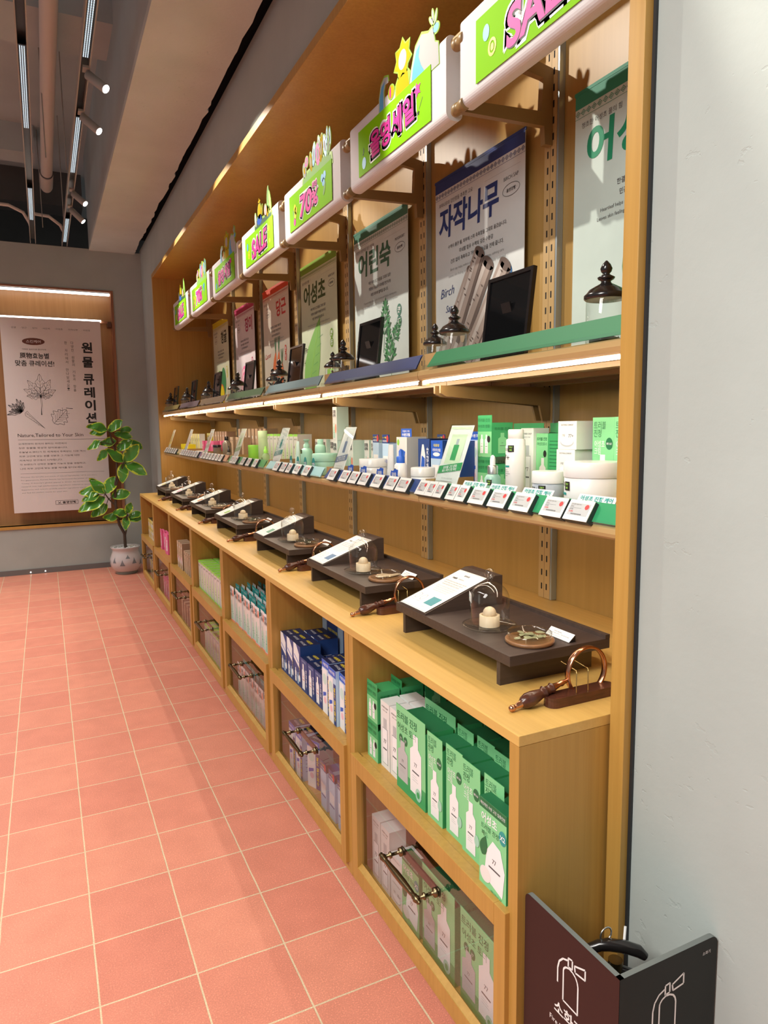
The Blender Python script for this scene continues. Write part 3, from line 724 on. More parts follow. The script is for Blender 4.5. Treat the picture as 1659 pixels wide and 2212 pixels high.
# ---------------------------------------------------------------- posters at the back of the niche
PW, PH = .612, .86
TITLES = ['어성초', '자작나무', '어린쑥', '어성초', '당근', '장미', '청귤']
SUBT = ['청초한 어성초 풀의 힘', '자작나무의 강인함을 촉촉한 고요', '자연의 생명력을 품은 어린쑥', '맑은 어성초 진정', '붉은 당근의 생기', '우아한 장미의 향기', '상큼한 청귤의 비타민']
ENT = ['HEARTLEAF', 'BIRCH SAP', 'MUGWORT', 'HEARTLEAF', 'CARROT', 'ROSE', 'TANGERINE']
SCR = [('Heartleaf', ''), ('Birch', 'Sap'), ('Mugwort', ''), ('Pick', 'Heartleaf'), ('Carrot', ''), ('Rose', ''), ('Tangerine', '')]
BODY = [['피부의 열기를 내려주고', '한결 편안한 피부로 가꿔 줍니다.', '민감한 피부를 진정해 줍니다.'], ['수액이 품은 물, 피부에 스며 촉촉함을 그대로 옮겼습니다.', '미네랄 함유 수액의 깊은 수분감', '건조 없이 촉촉하고 가벼운 보습감을 전해 줍니다.'], ['어린 쑥의 싱그러움을 그대로 담은', '어린쑥 추출물이 피부를 편안하게', '지친 피부에 활력을 줍니다.']]
PBG = [(.60, .72, .67), (.66, .70, .70), (.62, .70, .68), (.64, .70, .50), (.76, .68, .56), (.76, .66, .68), (.70, .70, .50)]
PHD = [(.03, .27, .17), (.02, .045, .20), (.05, .19, .13), (.20, .36, .04), (.70, .08, .03), (.45, .03, .12), (.72, .60, .03)]
PTI = [(.01, .27, .13), (.012, .03, .16), (.04, .13, .07), (.05, .09, .01), (.58, .04, .03), (.42, .02, .08), (.05, .05, .02)]
def leafpts(cx, cz, L, W, ang, n=14, p=.75):
    ca, sa = math.cos(ang), math.sin(ang); pts = []
    for i in range(n + 1):
        q = i / n; pts.append((q * L, W * math.sin(PI * q ** p)))
    pts = pts + [(x, -y) for x, y in pts[::-1][1:-1]]
    return [(cx + x * ca - y * sa, cz + x * sa + y * ca) for x, y in pts]
for k in range(7):
    yc = seam(k) + HW
    if k == 0: yc += .0
    lbs = ['large pale green poster with a round leaf, partly behind the near jamb', 'large white poster with navy band, birch logs and navy Korean title', 'poster with dark green band and mugwort sprigs', 'light green poster with a big lime leaf and green drink', 'beige poster with red band and orange carrots', 'pale pink poster with crimson band and a rose', 'yellow banded poster with green citrus at the far end']
    t = thing('botanical_poster', (XN - .003, yc, 2.505), lbs[k], 'poster', 'botanical posters at the back of the niche'); t.rotation_euler = (0, 0, FACE)
    bg = plaster('poster_paper_%d' % k, PBG[k], tuple(c * .93 for c in PBG[k]), 9, .02, False, .6)
    hd = mat('poster_band_%d' % k, PHD[k], .6); ti = mat('poster_title_%d' % k, PTI[k], .6)
    b = MB(); b.box(-PW / 2, PW / 2, -.0255, -.0235, -PH + .03, 0, bg)
    b.face((-PW / 2, -.0257, 0), (1, 0, 0), (0, 0, 1))
    u = lambda a: a * PW
    v = lambda a: -a * PH
    b.rect(0, v(.055), PW, 0, hd)
    n = 26
    for i in range(n):
        x0, x1 = u(i / n) + .002, u((i + 1) / n) - .002; b.ring((x0 + x1) / 2, v(.071), .0105, .0095, .0022, hd, .0005, 4); b.ring((x0 + x1) / 2, v(.071), .005, .0045, .002, hd, .0006, 4)
    b.rect(0, v(.088), PW, v(.0865), hd)
    b.text(SUBT[k], u(.05), v(.118), INKG, h=.017, al='l', maxw=u(.5)); b.rect(u(.60), v(.1185), u(.96), v(.1175), INKL)
    if k in (4, 5, 6):
        b.text(TITLES[k], u(.72), v(.19), ti, wd=u(.36), h=.115, bold=.03); eu = .2
    else:
        b.text(TITLES[k], u(.40), v(.205 if k != 3 else .215), ti, wd=u(.70 if k == 1 else .62), h=.125, bold=.03, shear=.05); eu = .87
    b.text(ENT[k], u(eu), v(.155), INKG, h=.013, maxw=u(.16)); b.ring(u(eu), v(.205), .052, .022, .002, INKG, .0008); b.text('· 올영양행 ·', u(eu), v(.205), INKG, wd=.07, h=.013, bold=.02)
    bd = BODY[k] if k < 3 else BODY[2]
    for i, ln in enumerate(bd): b.text(ln, u(.5), v(.325 + .035 * i), INKG, h=.017, maxw=u(.78), bold=.01)
    for i, ln in enumerate([ENT[k].capitalize() + ' helps reduce skin dryness and fatigue, calming care', 'Leaves skin feeling smooth, refreshed, and comfortably hydrated.']): b.text(ln, u(.5), v(.435 + .028 * i), INKL if k else INKG, h=.014, maxw=u(.86))
    sc = SCR[k]; si = {0: .95, 1: .53, 2: .66, 3: .60, 4: .55, 5: .8, 6: .6}[k]
    b.text(sc[0], u(.16 if k else .2), v(si), ti if k else hd, h=.036, maxw=u(.27), shear=.35, rot=.08)
    if sc[1]: b.text(sc[1], u(.18), v(si + .085), ti, h=.036, maxw=u(.24), shear=.35, rot=.08)
    om = mat('seal_blue', (.02, .12, .30), .5) if k in (0, 1) else hd
    for i, ch in enumerate('洋行'): b.ell(u(.85), v(.535 + .062 * i), .024, .028, om, .001); b.text(ch, u(.85), v(.535 + .062 * i), WHT, h=.032, w=.0014, bold=.02)
    if k == 0:
        b.ell(u(.68), v(.66), .20, .24, LEAFP, .0006, 28, .2); b.line([(u(.40), v(.82)), (u(.66), v(.66)), (u(.95), v(.47))], .004, LEAFPL, .0012)
        for a in range(6): b.line([(u(.48 + a * .08), v(.77 - a * .05)), (u(.44 + a * .08), v(.60 - a * .03))], .0015, LEAFD, .0012)
    if k == 1:
        for i, (x, z, L, wd_, a) in enumerate(((.10, .84, .38, .050, 55), (.22, .88, .44, .054, 54), (.36, .92, .46, .052, 52), (.50, .94, .40, .048, 51), (.24, .76, .36, .046, 58), (.64, .94, .30, .044, 53))):
            ca, sa = math.cos(math.radians(a)), math.sin(math.radians(a)); cx, cz = u(x), v(z)
            T = lambda p, q: (cx + p * ca - q * sa, cz + p * sa + q * ca)
            b.poly([T(0, -wd_), T(L, -wd_ * .8), T(L, wd_ * .8), T(0, wd_)], BARK, .001 + i * .0006)
            b.poly([T(0, -wd_), T(L, -wd_ * .8), T(L, -wd_ * .45), T(0, -wd_ * .5)], BARKD, .0013 + i * .0006)
            b.poly([T(0, wd_ * .2), T(L, wd_ * .1), T(L, wd_ * .5), T(0, wd_ * .6)], mat('print_bark_mid', (.58, .52, .48), .8), .0013 + i * .0006)
            c2, s2 = T(L, 0); b.ell(c2, s2, wd_ * .4, wd_ * .8, BARKD, .0013 + i * .0006, 14, math.radians(a))
            for j in range(9):
                q = random.uniform(.05, .95) * L; ww = random.uniform(-.3, .7) * wd_; b.poly([T(q, ww - .008), T(q + .005, ww), T(q + .002, ww + .016), T(q - .003, ww + .004)], BARKD, .0014 + i * .0006)
        b.ell(u(.36), v(.755), .018, .026, ORANGE if 0 else KRAFT, .0055)
    if k == 2:
        for (sx, sz, S, A) in ((.58, .68, .19, 84), (.34, .82, .18, 72), (.70, .84, .18, 98), (.40, .95, .15, 120), (.74, .70, .12, 50)):
            ca, sa = math.cos(math.radians(A)), math.sin(math.radians(A)); x0, z0 = u(sx), v(sz)
            b.line([(x0 - ca * .06, z0 - sa * .06), (x0 + ca * S * .9, z0 + sa * S * .9)], .004, LEAFP, .0018)
            for q in range(5):
                tt = S * (.15 + .17 * q); LL = S * (.50 - .065 * q)
                for sg in (-1, 1):
                    aa = math.radians(A + sg * (52 - 4 * q)); px, pz = x0 + ca * tt, z0 + sa * tt
                    b.poly(leafpts(px, pz, LL, LL * .13, aa, p=.9), LEAFP if q % 2 else LEAFD, .001 + .0001 * q)
                    for g in (-1, 1): b.poly(leafpts(px + LL * .45 * math.cos(aa), pz + LL * .45 * math.sin(aa), LL * .42, LL * .075, aa + g * .7, p=.9), LEAFP, .0013)
            b.poly(leafpts(x0 + ca * S * .75, z0 + sa * S * .75, S * .35, S * .05, math.radians(A), p=.9), LEAFP, .0016)
    if k == 3:
        b.poly(leafpts(u(.12), v(.97), .56, .125, math.radians(62)), LEAFPL, .001); b.line([(u(.12), v(.97)), (u(.12) + .26, v(.97) + .49)], .004, LIMEC, .0015)
        for j in range(7): b.line([(u(.2 + j * .05), v(.9 - j * .06)), (u(.2 + j * .05) + .07, v(.9 - j * .06) + .015)], .002, LEAFP, .0014)
        b.ell(u(.80), v(.83), .075, .10, PAPERW, .0016); b.rect(u(.72), v(.90), u(.88), v(.77), LIMEC, .002)
    if k == 4:
        for x, z, a, L in ((.30, .92, 72, .36), (.46, .95, 76, .38), (.66, .93, 82, .26)):
            b.poly(leafpts(u(x), v(z), L, .036, math.radians(a), p=1.6), ORANGE, .001); tx, tz = u(x) + L * math.cos(math.radians(a)), v(z) + L * math.sin(math.radians(a))
            for g in (-.3, 0, .3): b.line([(tx - .01, tz - .02), (tx + g * .08, tz + .09)], .007, LEAFP, .0014)
        b.ell(u(.78), v(.86), .05, .045, ORANGE, .0012)
    if k == 5:
        for j, (rr, m_) in enumerate(((.14, ROSE), (.115, ROSEL), (.09, ROSE), (.066, ROSEL), (.042, ROSE), (.02, ROSEL))): b.ell(u(.45) + .008 * (-1) ** j, v(.74) + .006 * j, rr, rr * 1.1, m_, .001 + j * .0003, 11, j * .5)
        b.line([(u(.47), v(.86)), (u(.5), v(.98))], .006, LEAFP)
    if k == 6:
        b.ell(u(.35), v(.68), .10, .13, LEAFPL, .001); b.ell(u(.62), v(.66), .09, .13, LEAFP, .0013); b.ell(u(.48), v(.82), .11, .12, ORANGE, .0018); b.ell(u(.48), v(.82), .095, .105, YEL, .0021, 12)
    b.build('printed_sheet', t)
    b = MB(); b.box(-PW / 2 - .004, PW / 2 + .004, -.027, -.0225, -.006, .004, hd); b.build('top_edge', t)

# ---------------------------------------------------------------- jars, mirrors on the upper shelves
HERB = [mat('dry_herb', (.09, .12, .06), .8), mat('dry_bark', (.30, .19, .11), .8), mat('dark_tea', (.03, .025, .02), .8), mat('dark_leaf', (.05, .06, .03), .8), mat('dried_slice', (.50, .27, .16), .7), mat('dark_petal', (.07, .02, .02), .8), mat('dark_peel', (.06, .045, .02), .8)]
def make_jar(k, sc=1.0):
    t = thing('apothecary_jar', (0, 0, 0), '', 'jar', 'glass apothecary jars with black lids')
    b = MB(); b.lathe([(.0, .002), (.040, .002), (.042, .006), (.042, .096), (.039, .104)], GLASS, n=28, caps=False); b.build('glass_body', t)
    b = MB(); r = random.Random(k * 7 + 3); hm = HERB[k]
    fill = [.028, .060, .082, .072, .055, .06, .05][k]
    n = 46 if k not in (1, 4) else 20
    for i in range(n):
        a = r.uniform(0, 2 * PI); q = r.uniform(.008, .030); z = .008 + fill * (i / n); s_ = r.uniform(.005, .010) if k not in (1, 4) else r.uniform(.010, .014)
        M = Matrix.Translation((q * math.cos(a), q * math.sin(a), z)) @ Matrix.Rotation(r.uniform(0, 6), 4, Vector((r.uniform(-1, 1), r.uniform(-1, 1), .2)).normalized())
        b.M = M
        if k == 1: b.box(-.004, .004, -.003, .003, -.025, .025, hm)
        elif k == 4: b.lathe([(.014, -.001), (.014, .001)], hm, n=10)
        elif k == 2: b.sphere((0, 0, 0), .006, hm, 8)
        else: b.prism([(-s_, 0), (0, -s_ * .5), (s_, 0), (0, s_ * .6)], -.0008, .0008, hm, 'xy')
    b.M = None
    b.lathe([(.034, .004), (.034, fill * .55), (.015, fill * .8)], hm, n=14)
    o = b.build('dried_contents', t); o['kind'] = 'stuff'
    b = MB(); b.lathe([(.044, .100), (.047, .103), (.047, .110), (.043, .113), (.036, .122), (.022, .130), (.012, .135), (.010, .140), (.017, .144), (.019, .148), (.010, .153), (.007, .156), (.011, .160), (.013, .167), (.009, .176), (.002, .184)], BLK, n=28); b.build('finial_lid', t)
    if sc != 1: t.scale = (sc,) * 3
    return t
JN = ['green herb', 'bark piece', 'black seed', 'dark leaf', 'pale slice', 'dark petal', 'dark peel']
def make_mirror():
    t = thing('table_mirror', (0, 0, 0), '', 'mirror', 'black framed table mirrors'); t.rotation_euler = (0, 0, FACE)
    b = MB(); w_, h_, f = .100, .230, .010
    b.M = Matrix.Rotation(-math.radians(7), 4, 'X')
    b.box(-w_, -w_ + f, 0, .012, 0, h_, BLK); b.box(w_ - f, w_, 0, .012, 0, h_, BLK); b.box(-w_ + f, w_ - f, 0, .012, 0, f, BLK); b.box(-w_ + f, w_ - f, 0, .012, h_ - f, h_, BLK); b.box(-w_ + f, w_ - f, .006, .011, f, h_ - f, BLK); b.build('frame', t)
    b = MB(); b.M = Matrix.Rotation(-math.radians(7), 4, 'X'); b.add([(-w_ + f, .004, f), (w_ - f, .004, f), (w_ - f, .004, h_ - f), (-w_ + f, .004, h_ - f)], [(0, 1, 2, 3)], MIR); b.build('mirror_glass', t)
    b = MB(); b.M = Matrix.Translation((0, .012, .15)) @ Matrix.Rotation(math.radians(16), 4, 'X'); b.box(-.02, .02, 0, .004, -.152, 0, BLK); b.build('prop_leg', t)
    return t
mir = make_mirror()
for k in range(7):
    s1, s2 = seam(k + 1), seam(k)
    t = make_jar(k); t.location = (1.585, s1 - .105, ZU - .001); t['label'] = 'taller glass jar of %s with black finial lid, %s bay' % (JN[k], BAY[k])
    copy_tree(t, (1.585, s1 + .012, ZU - .001), 'smaller glass jar of %s with black finial lid, %s bay' % (JN[k], BAY[k]), scale=(.80,) * 3)
    mloc = (1.575, s1 - .335 - .02 * (k == 0), ZU)
    lb = 'black framed mirror leaning on the upper shelf, %s bay' % BAY[k]
    if k == 0: mir.location = mloc; mir['label'] = lb
    else: copy_tree(mir, mloc, lb)
t = make_jar(0); t.location = (1.60, -1.105, ZU - .001); t['label'] = 'glass jar of green herb partly hidden by the near jamb'

# ---------------------------------------------------------------- electronic price tags on the lower rails
TAGS = [[(-.391, -.45), (-.452, -.50), (-.503, -.551), (-.575, -.625), (-.628, -.675), (-.698, -.772), (-.792, -.866), (-.888, -.965), (-1.006, -1.088), (-1.091, -1.172)],
 [(.37, .30), (.242, .172), (.150, .082), (.057, -.012), (-.056, -.130), (-.166, -.240), (-.252, -.328)],
 [(1.138, 1.062), (1.02, .955), (.93, .868), (.819, .745), (.688, .615)],
 [(2.069, 2.00), (1.985, 1.915), (1.803, 1.73), (1.676, 1.61), (1.536, 1.465)],
 [(2.98 - .1 * i, 2.98 - .1 * i - .07) for i in range(7)], [(3.86 - .096 * i, 3.86 - .096 * i - .068) for i in range(8)], [(4.72 - .11 * i, 4.72 - .11 * i - .075) for i in range(6)]]
TM = {}
def tag_mesh(w_):
    key = round(w_, 2)
    if key in TM: return TM[key]
    M = Matrix.Rotation(-math.radians(32), 4, 'X'); h = .050; w2 = w_ / 2
    a = MB(); a.M = M; a.box(-w2, w2, 0, .016, 0, h, SHELL); a.box(-w2, w2, -.0015, 0, 0, h, PLW)
    c = MB(); c.M = M; c.face((0, -.0016, h / 2), (1, 0, 0), (0, 0, 1)); q = w2 - .007
    c.rect(-q, -.013, q, .017, EINK, .0002)
    c.text('수분 진정 어성초 토너', -q + .002, .0135, INK, h=.0032, al='l', maxw=q * 1.3, w=.0005); c.text('250ml', -q + .002, .0085, INKG, h=.003, al='l', w=.0005)
    c.rect(-q + .002, .0045, q * .2, .005, INKG, .0005); c.text('29,000', -q + .002, .001, INK, h=.0035, al='l', w=.0005, maxw=q); c.text('19,900', -q + .003, -.0045, RED, h=.0045, al='l', maxw=q, w=.0005, bold=.02)
    for i in range(9): c.rect(-q * .6 + i * q * .12, -.0115, -q * .6 + i * q * .12 + q * .06, -.0085, INK, .0005)
    c.ell(q * .70, .009, min(.0062, q * .28), .0062, RED, .0006)
    A = a.build('housing'); B = c.build('price_screen'); TM[key] = (A.data, B.data)
    for o in (A, B): bpy.data.objects.remove(o)
    return TM[key]
for k, row in enumerate(TAGS):
    for i, (ya, yb) in enumerate(row):
        A, B = tag_mesh(abs(ya - yb))
        t = thing('price_tag', (XW - .020, (ya + yb) / 2, ZL + .003), 'white electronic price tag, %s from the left on the %s bay rail' % (ORD[i], BAY[k]), 'price tag', 'electronic price tags on the lower rails', FACE)
        for n_, d_ in (('housing', A), ('price_screen', B)):
            o = bpy.data.objects.new(n_, d_); COL.objects.link(o); o.parent = t

# slanted product cards
def info_card(k, y, wd=.12, accent=GREEN):
    t = thing('product_card', (XW + .012, y, ZL + .022), 'tall slanted product card in clear acrylic holder, %s bay' % BAY[k], 'card', 'slanted product cards on the lower shelves', FACE)
    M = Matrix.Rotation(-math.radians(20), 4, 'X'); h = .205
    b = MB(); b.M = M; b.box(-wd / 2, wd / 2, 0, .0015, 0, h, PAPERW); b.face((0, -.0004, 0), (1, 0, 0), (0, 0, 1))
    b.rect(-wd / 2 + .004, h - .012, wd / 2 - .004, h - .004, bgm[k], .0002); b.rect(-wd * .34, h * .40, wd * .34, h * .86, bgm[k], .0003)
    b.rect(-wd * .12, h * .46, wd * .12, h * .70, accent, .0005); b.rect(-wd * .06, h * .70, wd * .06, h * .79, GRAYP, .0005)
    b.poly([(-wd / 2, h * .24), (wd / 2, h * .32), (wd / 2, h * .44), (-wd / 2, h * .36)], accent, .0008)
    b.text('트러블 고민 완화', 0, h * .36, WHT, h=.010, w=.0012, rot=.13, bold=.02, maxw=wd * .7); b.text('패드 추천 진정 루틴', 0, h * .31, WHT, h=.009, w=.0012, rot=.13, bold=.02, maxw=wd * .7)
    for i in range(3): b.text('피부 진정과 보습을 한 번에', 0, h * (.18 - .045 * i), INKL, h=.005, maxw=wd * .6)
    b.build('printed_card', t)
    b = MB(); b.M = M; b.box(-wd / 2 - .003, wd / 2 + .003, -.003, -.0022, -.004, h + .003, ACR); b.build('acrylic_holder', t)
bgm = [mat('card_tint_%d' % i, c, .6) for i, c in enumerate([(.66, .80, .58), (.74, .78, .80), (.74, .80, .78), (.76, .82, .62), (.80, .62, .50), (.86, .66, .52), (.82, .70, .40)])]
ACC = [GREEN, mat('slate_blue', (.12, .22, .38), .5), TEAL, LEAFPL, KRAFTD, ROSEL, YEL]
for k, (y, wd) in enumerate([(-.515, .125), (.34, .11), (1.20, .12), (2.05, .11), (2.96, .11), (3.78, .11), (4.66, .11)]): info_card(k, y, wd, ACC[k])

# ---------------------------------------------------------------- product meshes
def tryme(b, u, v, s=.020):
    b.rect(u - s / 2, v - s / 2, u + s / 2, v + s / 2, INK, .0010); b.text('TRY', u, v + s * .2, LIMEC, h=s * .24, w=.0014, bold=.02); b.text('ME', u, v - s * .2, LIMEC, h=s * .24, w=.0014, bold=.02)
def bottle_art(b, cx, cz, w_, h, m, txt='77', dark=INKG):
    b.poly([(cx - w_ / 2, cz), (cx + w_ / 2, cz), (cx + w_ / 2, cz + h * .72), (cx + w_ * .22, cz + h * .80), (cx + w_ * .22, cz + h), (cx - w_ * .22, cz + h), (cx - w_ * .22, cz + h * .80), (cx - w_ / 2, cz + h * .72)], m, .0008)
    b.text(txt, cx, cz + h * .50, dark, h=h * .07, w=.0011); b.rect(cx - w_ * .3, cz + h * .36, cx + w_ * .3, cz + h * .385, dark, .0011)
    for i in range(3): b.rect(cx - w_ * .3, cz + h * (.30 - .04 * i), cx + w_ * (.1 + .06 * i), cz + h * (.305 - .04 * i), INKL, .0011)
def carton(kind):
    """returns (MB, w, d, h)"""
    b = MB()
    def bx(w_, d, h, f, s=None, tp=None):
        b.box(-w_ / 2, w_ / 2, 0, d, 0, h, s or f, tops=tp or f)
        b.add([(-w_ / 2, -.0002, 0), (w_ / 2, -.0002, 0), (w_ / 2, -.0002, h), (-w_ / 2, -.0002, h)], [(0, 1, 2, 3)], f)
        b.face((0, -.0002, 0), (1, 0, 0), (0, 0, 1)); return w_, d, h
    def side(w_, d): b.face((w_ / 2, d / 2, 0), (0, 1, 0), (0, 0, 1))
    def header(w_, d, h, hh, m, y=None):
        y = d - .001 if y is None else y; b.box(-w_ / 2, w_ / 2, y, y + .001, h, h + hh, m)
    if kind == 'green_small':
        w_, d, h = bx(.072, .075, .100, GREEN); header(w_, d, h, .022, GREEN, 0); b.rect(-w_ / 2, 0, w_ / 2, h * .74, GREENL, .0004)
        b.text('트러블 진정', -.003, h + .008, GREEND, wd=.06, h=.010); b.text('어성초 앰플', -.003, h - .010, GREEND, wd=.06, h=.010)
        for x in (-.014, .010): bottle_art(b, x, .01, .016, .055, WHT)
        b.ell(.022, .052, .008, .010, INK, .0012); side(w_, d); b.text('트러블 진정', 0, h - .018, GREEND, wd=.055, h=.009, w=.0006); bottle_art(b, 0, .01, .03, .06, GREENL)
    elif kind == 'white_tall':
        w_, d, h = bx(.058, .056, .205, PLW); b.text('HYDRO CALM', 0, h - .016, INK, wd=.04, h=.005); b.text('진정 수분', 0, h - .026, INKG, wd=.03, h=.004)
        b.rect(-.017, .015, .017, .125, INKL, .0004); b.rect(-.0155, .017, .0155, .123, WHT, .0007); b.rect(-.010, .126, .010, .155, EINK, .0005)
        b.text('77', 0, .085, INK, h=.012, w=.0012); b.rect(-.012, .060, .012, .064, INKG, .0012); side(w_, d); b.text('77+', 0, .10, INKL, h=.012)
        for i in range(5): b.rect(-.018, .03 + i * .007, .016, .0315 + i * .007, INKL)
    elif kind == 'green_big':
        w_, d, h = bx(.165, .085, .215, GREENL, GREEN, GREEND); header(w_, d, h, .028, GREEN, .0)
        b.rect(-w_ / 2, 0, w_ / 2, .055, GREEN, .0003); b.rect(-w_ / 2, h - .0, w_ / 2, h + .028, GREENL, .0004)
        b.text('트러블 진정', -.02, h - .0, GREEND, wd=.115, h=.024, bold=.01); b.text('어성초 토너', -.022, h - .032, GREEND, wd=.105, h=.022)
        b.ell(-.055, .150, .011, .013, GREEND, .0007); b.ell(-.028, .150, .011, .013, GREEND, .0007); b.text('77', -.055, .150, WHT, h=.007, w=.0012); b.text('77', -.028, .150, WHT, h=.007, w=.0012)
        bottle_art(b, -.045, .03, .058, .115, EINK); bottle_art(b, .030, .025, .062, .165, WHT); b.ell(.045, .030, .016, .018, MINT, .0014); b.ell(.045, .030, .008, .009, GREEN, .0018)
        side(w_, d); b.text('트러블 진정', 0, h - .02, GREEND, wd=.06, h=.010, w=.0006)
    elif kind == 'green_tube':
        w_, d, h = bx(.076, .085, .205, GREENL, GREEN, GREEND); header(w_, d, h, .026, GREEN, .0); b.rect(-w_ / 2, h - .0, w_ / 2, h + .026, GREENL, .0004)
        b.text('트러블\n진정', -.012, h - .004, GREEND, wd=.042, h=.040); b.text('어성초\n크림', -.012, h - .050, WHT, wd=.036, h=.036)
        b.ell(.022, h - .040, .012, .015, GREEND, .0008); b.text('₩160', .022, h - .040, WHT, wd=.018, h=.006, w=.0012)
        bottle_art(b, 0, .012, .040, .125, WHT); b.ell(.026, .055, .010, .014, MINT, .0013)
        side(w_, d); b.text('트러블', 0, h - .025, GREEND, wd=.055, h=.018, w=.0006); b.text('진정', -.008, h - .05, GREEND, wd=.035, h=.018, w=.0006)
    elif kind == 'green_pad':
        w_, d, h = bx(.100, .030, .205, GREENL, GREEN, GREEND); b.rect(-w_ / 2, h - .022, w_ / 2, h, GREEND, .0004); b.text('예민해진 수분 고민 집중진정', 0, h - .011, WHT, wd=.09, h=.008)
        b.text('어성초', -.012, h - .040, WHT, wd=.058, h=.022, bold=.02); b.text('트러블 진정', -.010, h - .062, GREEND, wd=.065, h=.013); b.text('패드', -.028, h - .078, GREEND, wd=.025, h=.012)
        b.ell(.037, h - .055, .013, .016, TEAL, .0008); b.text('X2', .037, h - .055, WHT, h=.011, w=.0013, bold=.02); b.poly(leafpts(-.038, .075, .05, .014, 1.3), GREEND, .0012)
        b.poly([(-.030, .030), (.038, .014), (.046, .075), (.030, .118), (.002, .125), (-.020, .095)], WHT, .0009); b.rect(-.012, .060, .030, .064, INKG, .0013); b.text('77', .008, .080, INK, h=.010, w=.0013); b.ell(-.025, .035, .020, .018, PLW, .0012)
        b.text('메디토너 77', .015, .008, GREEND, wd=.04, h=.005)
    elif kind in ('navy_tall', 'navy_low', 'navy_white', 'navy_big'):
        dims = {'navy_tall': (.080, .085, .165), 'navy_low': (.072, .08, .130), 'navy_white': (.074, .07, .195), 'navy_big': (.172, .11, .205)}[kind]
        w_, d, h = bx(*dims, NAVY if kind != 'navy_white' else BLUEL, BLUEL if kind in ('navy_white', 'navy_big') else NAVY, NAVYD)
        if kind == 'navy_tall':
            b.poly([(-w_ / 2, h), (-w_ / 2, h * .62), (w_ * .30, h * .46), (w_ * .34, h * .80), (-w_ * .1, h)], WHT, .0004); b.line([(-w_ * .4, h * .72), (w_ * .26, h * .58)], .004, COBALT, .0008)
            bottle_art(b, -.018, .012, .018, .055, WHT, '수'); bottle_art(b, .010, .010, .016, .045, BLUEL, '분'); b.ell(.028, .035, .010, .014, WHT, .0009); b.text('저자극 크림', .030, h * .36, YEL, wd=.05, h=.009, rot=PI / 2)
        if kind == 'navy_low':
            bottle_art(b, -.006, .01, .030, .10, WHT, '수분', RED); b.text('수분감자', .026, .06, WHT, wd=.07, h=.012, rot=PI / 2, bold=.03); b.text('수분크림', -.0, h - .010, BLUEL, wd=.045, h=.008)
        if kind == 'navy_white':
            b.rect(-w_ / 2, h * .86, w_ / 2, h, COBALT, .0004); b.text('수분크림', 0, h * .93, WHT, wd=.055, h=.011, bold=.02, w=.0009); b.rect(w_ * .18, 0, w_ / 2, h * .75, NAVY, .0004); b.text('수분크림 기획', w_ * .34, h * .38, YEL, wd=h * .6, h=.013, rot=PI / 2, bold=.03, w=.0009)
            b.rect(-w_ / 2, 0, w_ * .14, h * .84, WHT, .0004); b.poly([(-w_ * .4, h * .3), (0, h * .36), (.0, h * .42), (-w_ * .4, h * .38)], COBALT, .0009); b.ell(-w_ * .15, h * .25, .012, .012, ROSEL, .0009); b.ell(-w_ * .15, h * .65, .018, .02, MINTL, .0009)
        if kind == 'navy_big':
            b.rect(-w_ / 2, h * .55, w_ / 2, h, NAVY, .0004); b.rect(-w_ / 2, 0, -w_ * .2, h, BLUEL, .0005); b.text('수분감자 저자극크림', .03, h * .82, YEL, wd=.105, h=.014, bold=.02, w=.0009); b.text('대용량', .03, h * .64, YEL, wd=.04, h=.016, bold=.02, w=.0009); b.rect(-w_ * .2, 0, w_ / 2, h * .50, WHT, .0005)
        side(w_, d)
        for i in range(6): b.rect(-d * .3, h * (.2 + .08 * i), d * (.1 + .03 * (i % 3)), h * (.21 + .08 * i), WHT if kind != 'navy_white' else NAVY, .0005)
        b.face((0, d / 2, h), (1, 0, 0), (0, 1, 0)); b.text('수분감자', 0, d * .12, YEL, wd=w_ * .7, h=.014, w=.0005, bold=.02); b.text('저자극크림', 0, -d * .2, YEL if kind == 'navy_big' else WHT, wd=w_ * .7, h=.012, w=.0005)
    elif kind == 'pouch':
        w_, d, h = bx(.070, .030, .150, MINTL, WHT, TEAL); b.box(-w_ / 2, w_ / 2, d - .001, d, h, h + .045, TEAL); b.rect(-w_ / 2, h * .0, w_ / 2, h, PLW, .0003); b.add([(-w_ / 2, -.001, h), (w_ / 2, -.001, h), (w_ / 2, -.001, h + .038), (-w_ / 2, -.001, h + .038)], [(0, 1, 2, 3)], WHT)
        b.text('트러블\n시카어쑥', -.012, h + .004, INKG, wd=.040, h=.042, bold=.03, w=.0014); b.ell(.020, h + .006, .010, .018, SALM, .0018)
        bottle_art(b, -.014, .012, .022, .10, MINT, '쑥'); bottle_art(b, .014, .012, .020, .085, MINTL, '쑥'); b.rect(-w_ / 2, 0, w_ / 2, .008, SALM, .0012)
        b.face((0, d - .0012, h), (1, 0, 0), (0, 0, 1)); b.text('트러블 케어', 0, .030, WHT, wd=.05, h=.012, w=.0006)
    elif kind == 'lime_box':
        w_, d, h = bx(.066, .085, .180, PLW, PLW, LIMEP); b.rect(-w_ / 2, h * .93, w_ / 2, h, LIMEP, .0004); b.text('어성초 진정', -.004, h * .84, INKG, wd=.042, h=.009, bold=.02); bottle_art(b, 0, .012, .030, .115, LIMEQ, '진정')
        b.rect(-w_ / 2, 0, w_ / 2, .010, LIMEC, .0004)
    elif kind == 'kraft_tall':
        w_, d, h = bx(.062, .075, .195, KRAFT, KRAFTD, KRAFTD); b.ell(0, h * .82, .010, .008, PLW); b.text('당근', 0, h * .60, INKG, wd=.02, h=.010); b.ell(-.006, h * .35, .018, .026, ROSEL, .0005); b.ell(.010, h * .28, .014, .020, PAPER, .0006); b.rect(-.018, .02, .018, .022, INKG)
    elif kind == 'kraft_slim':
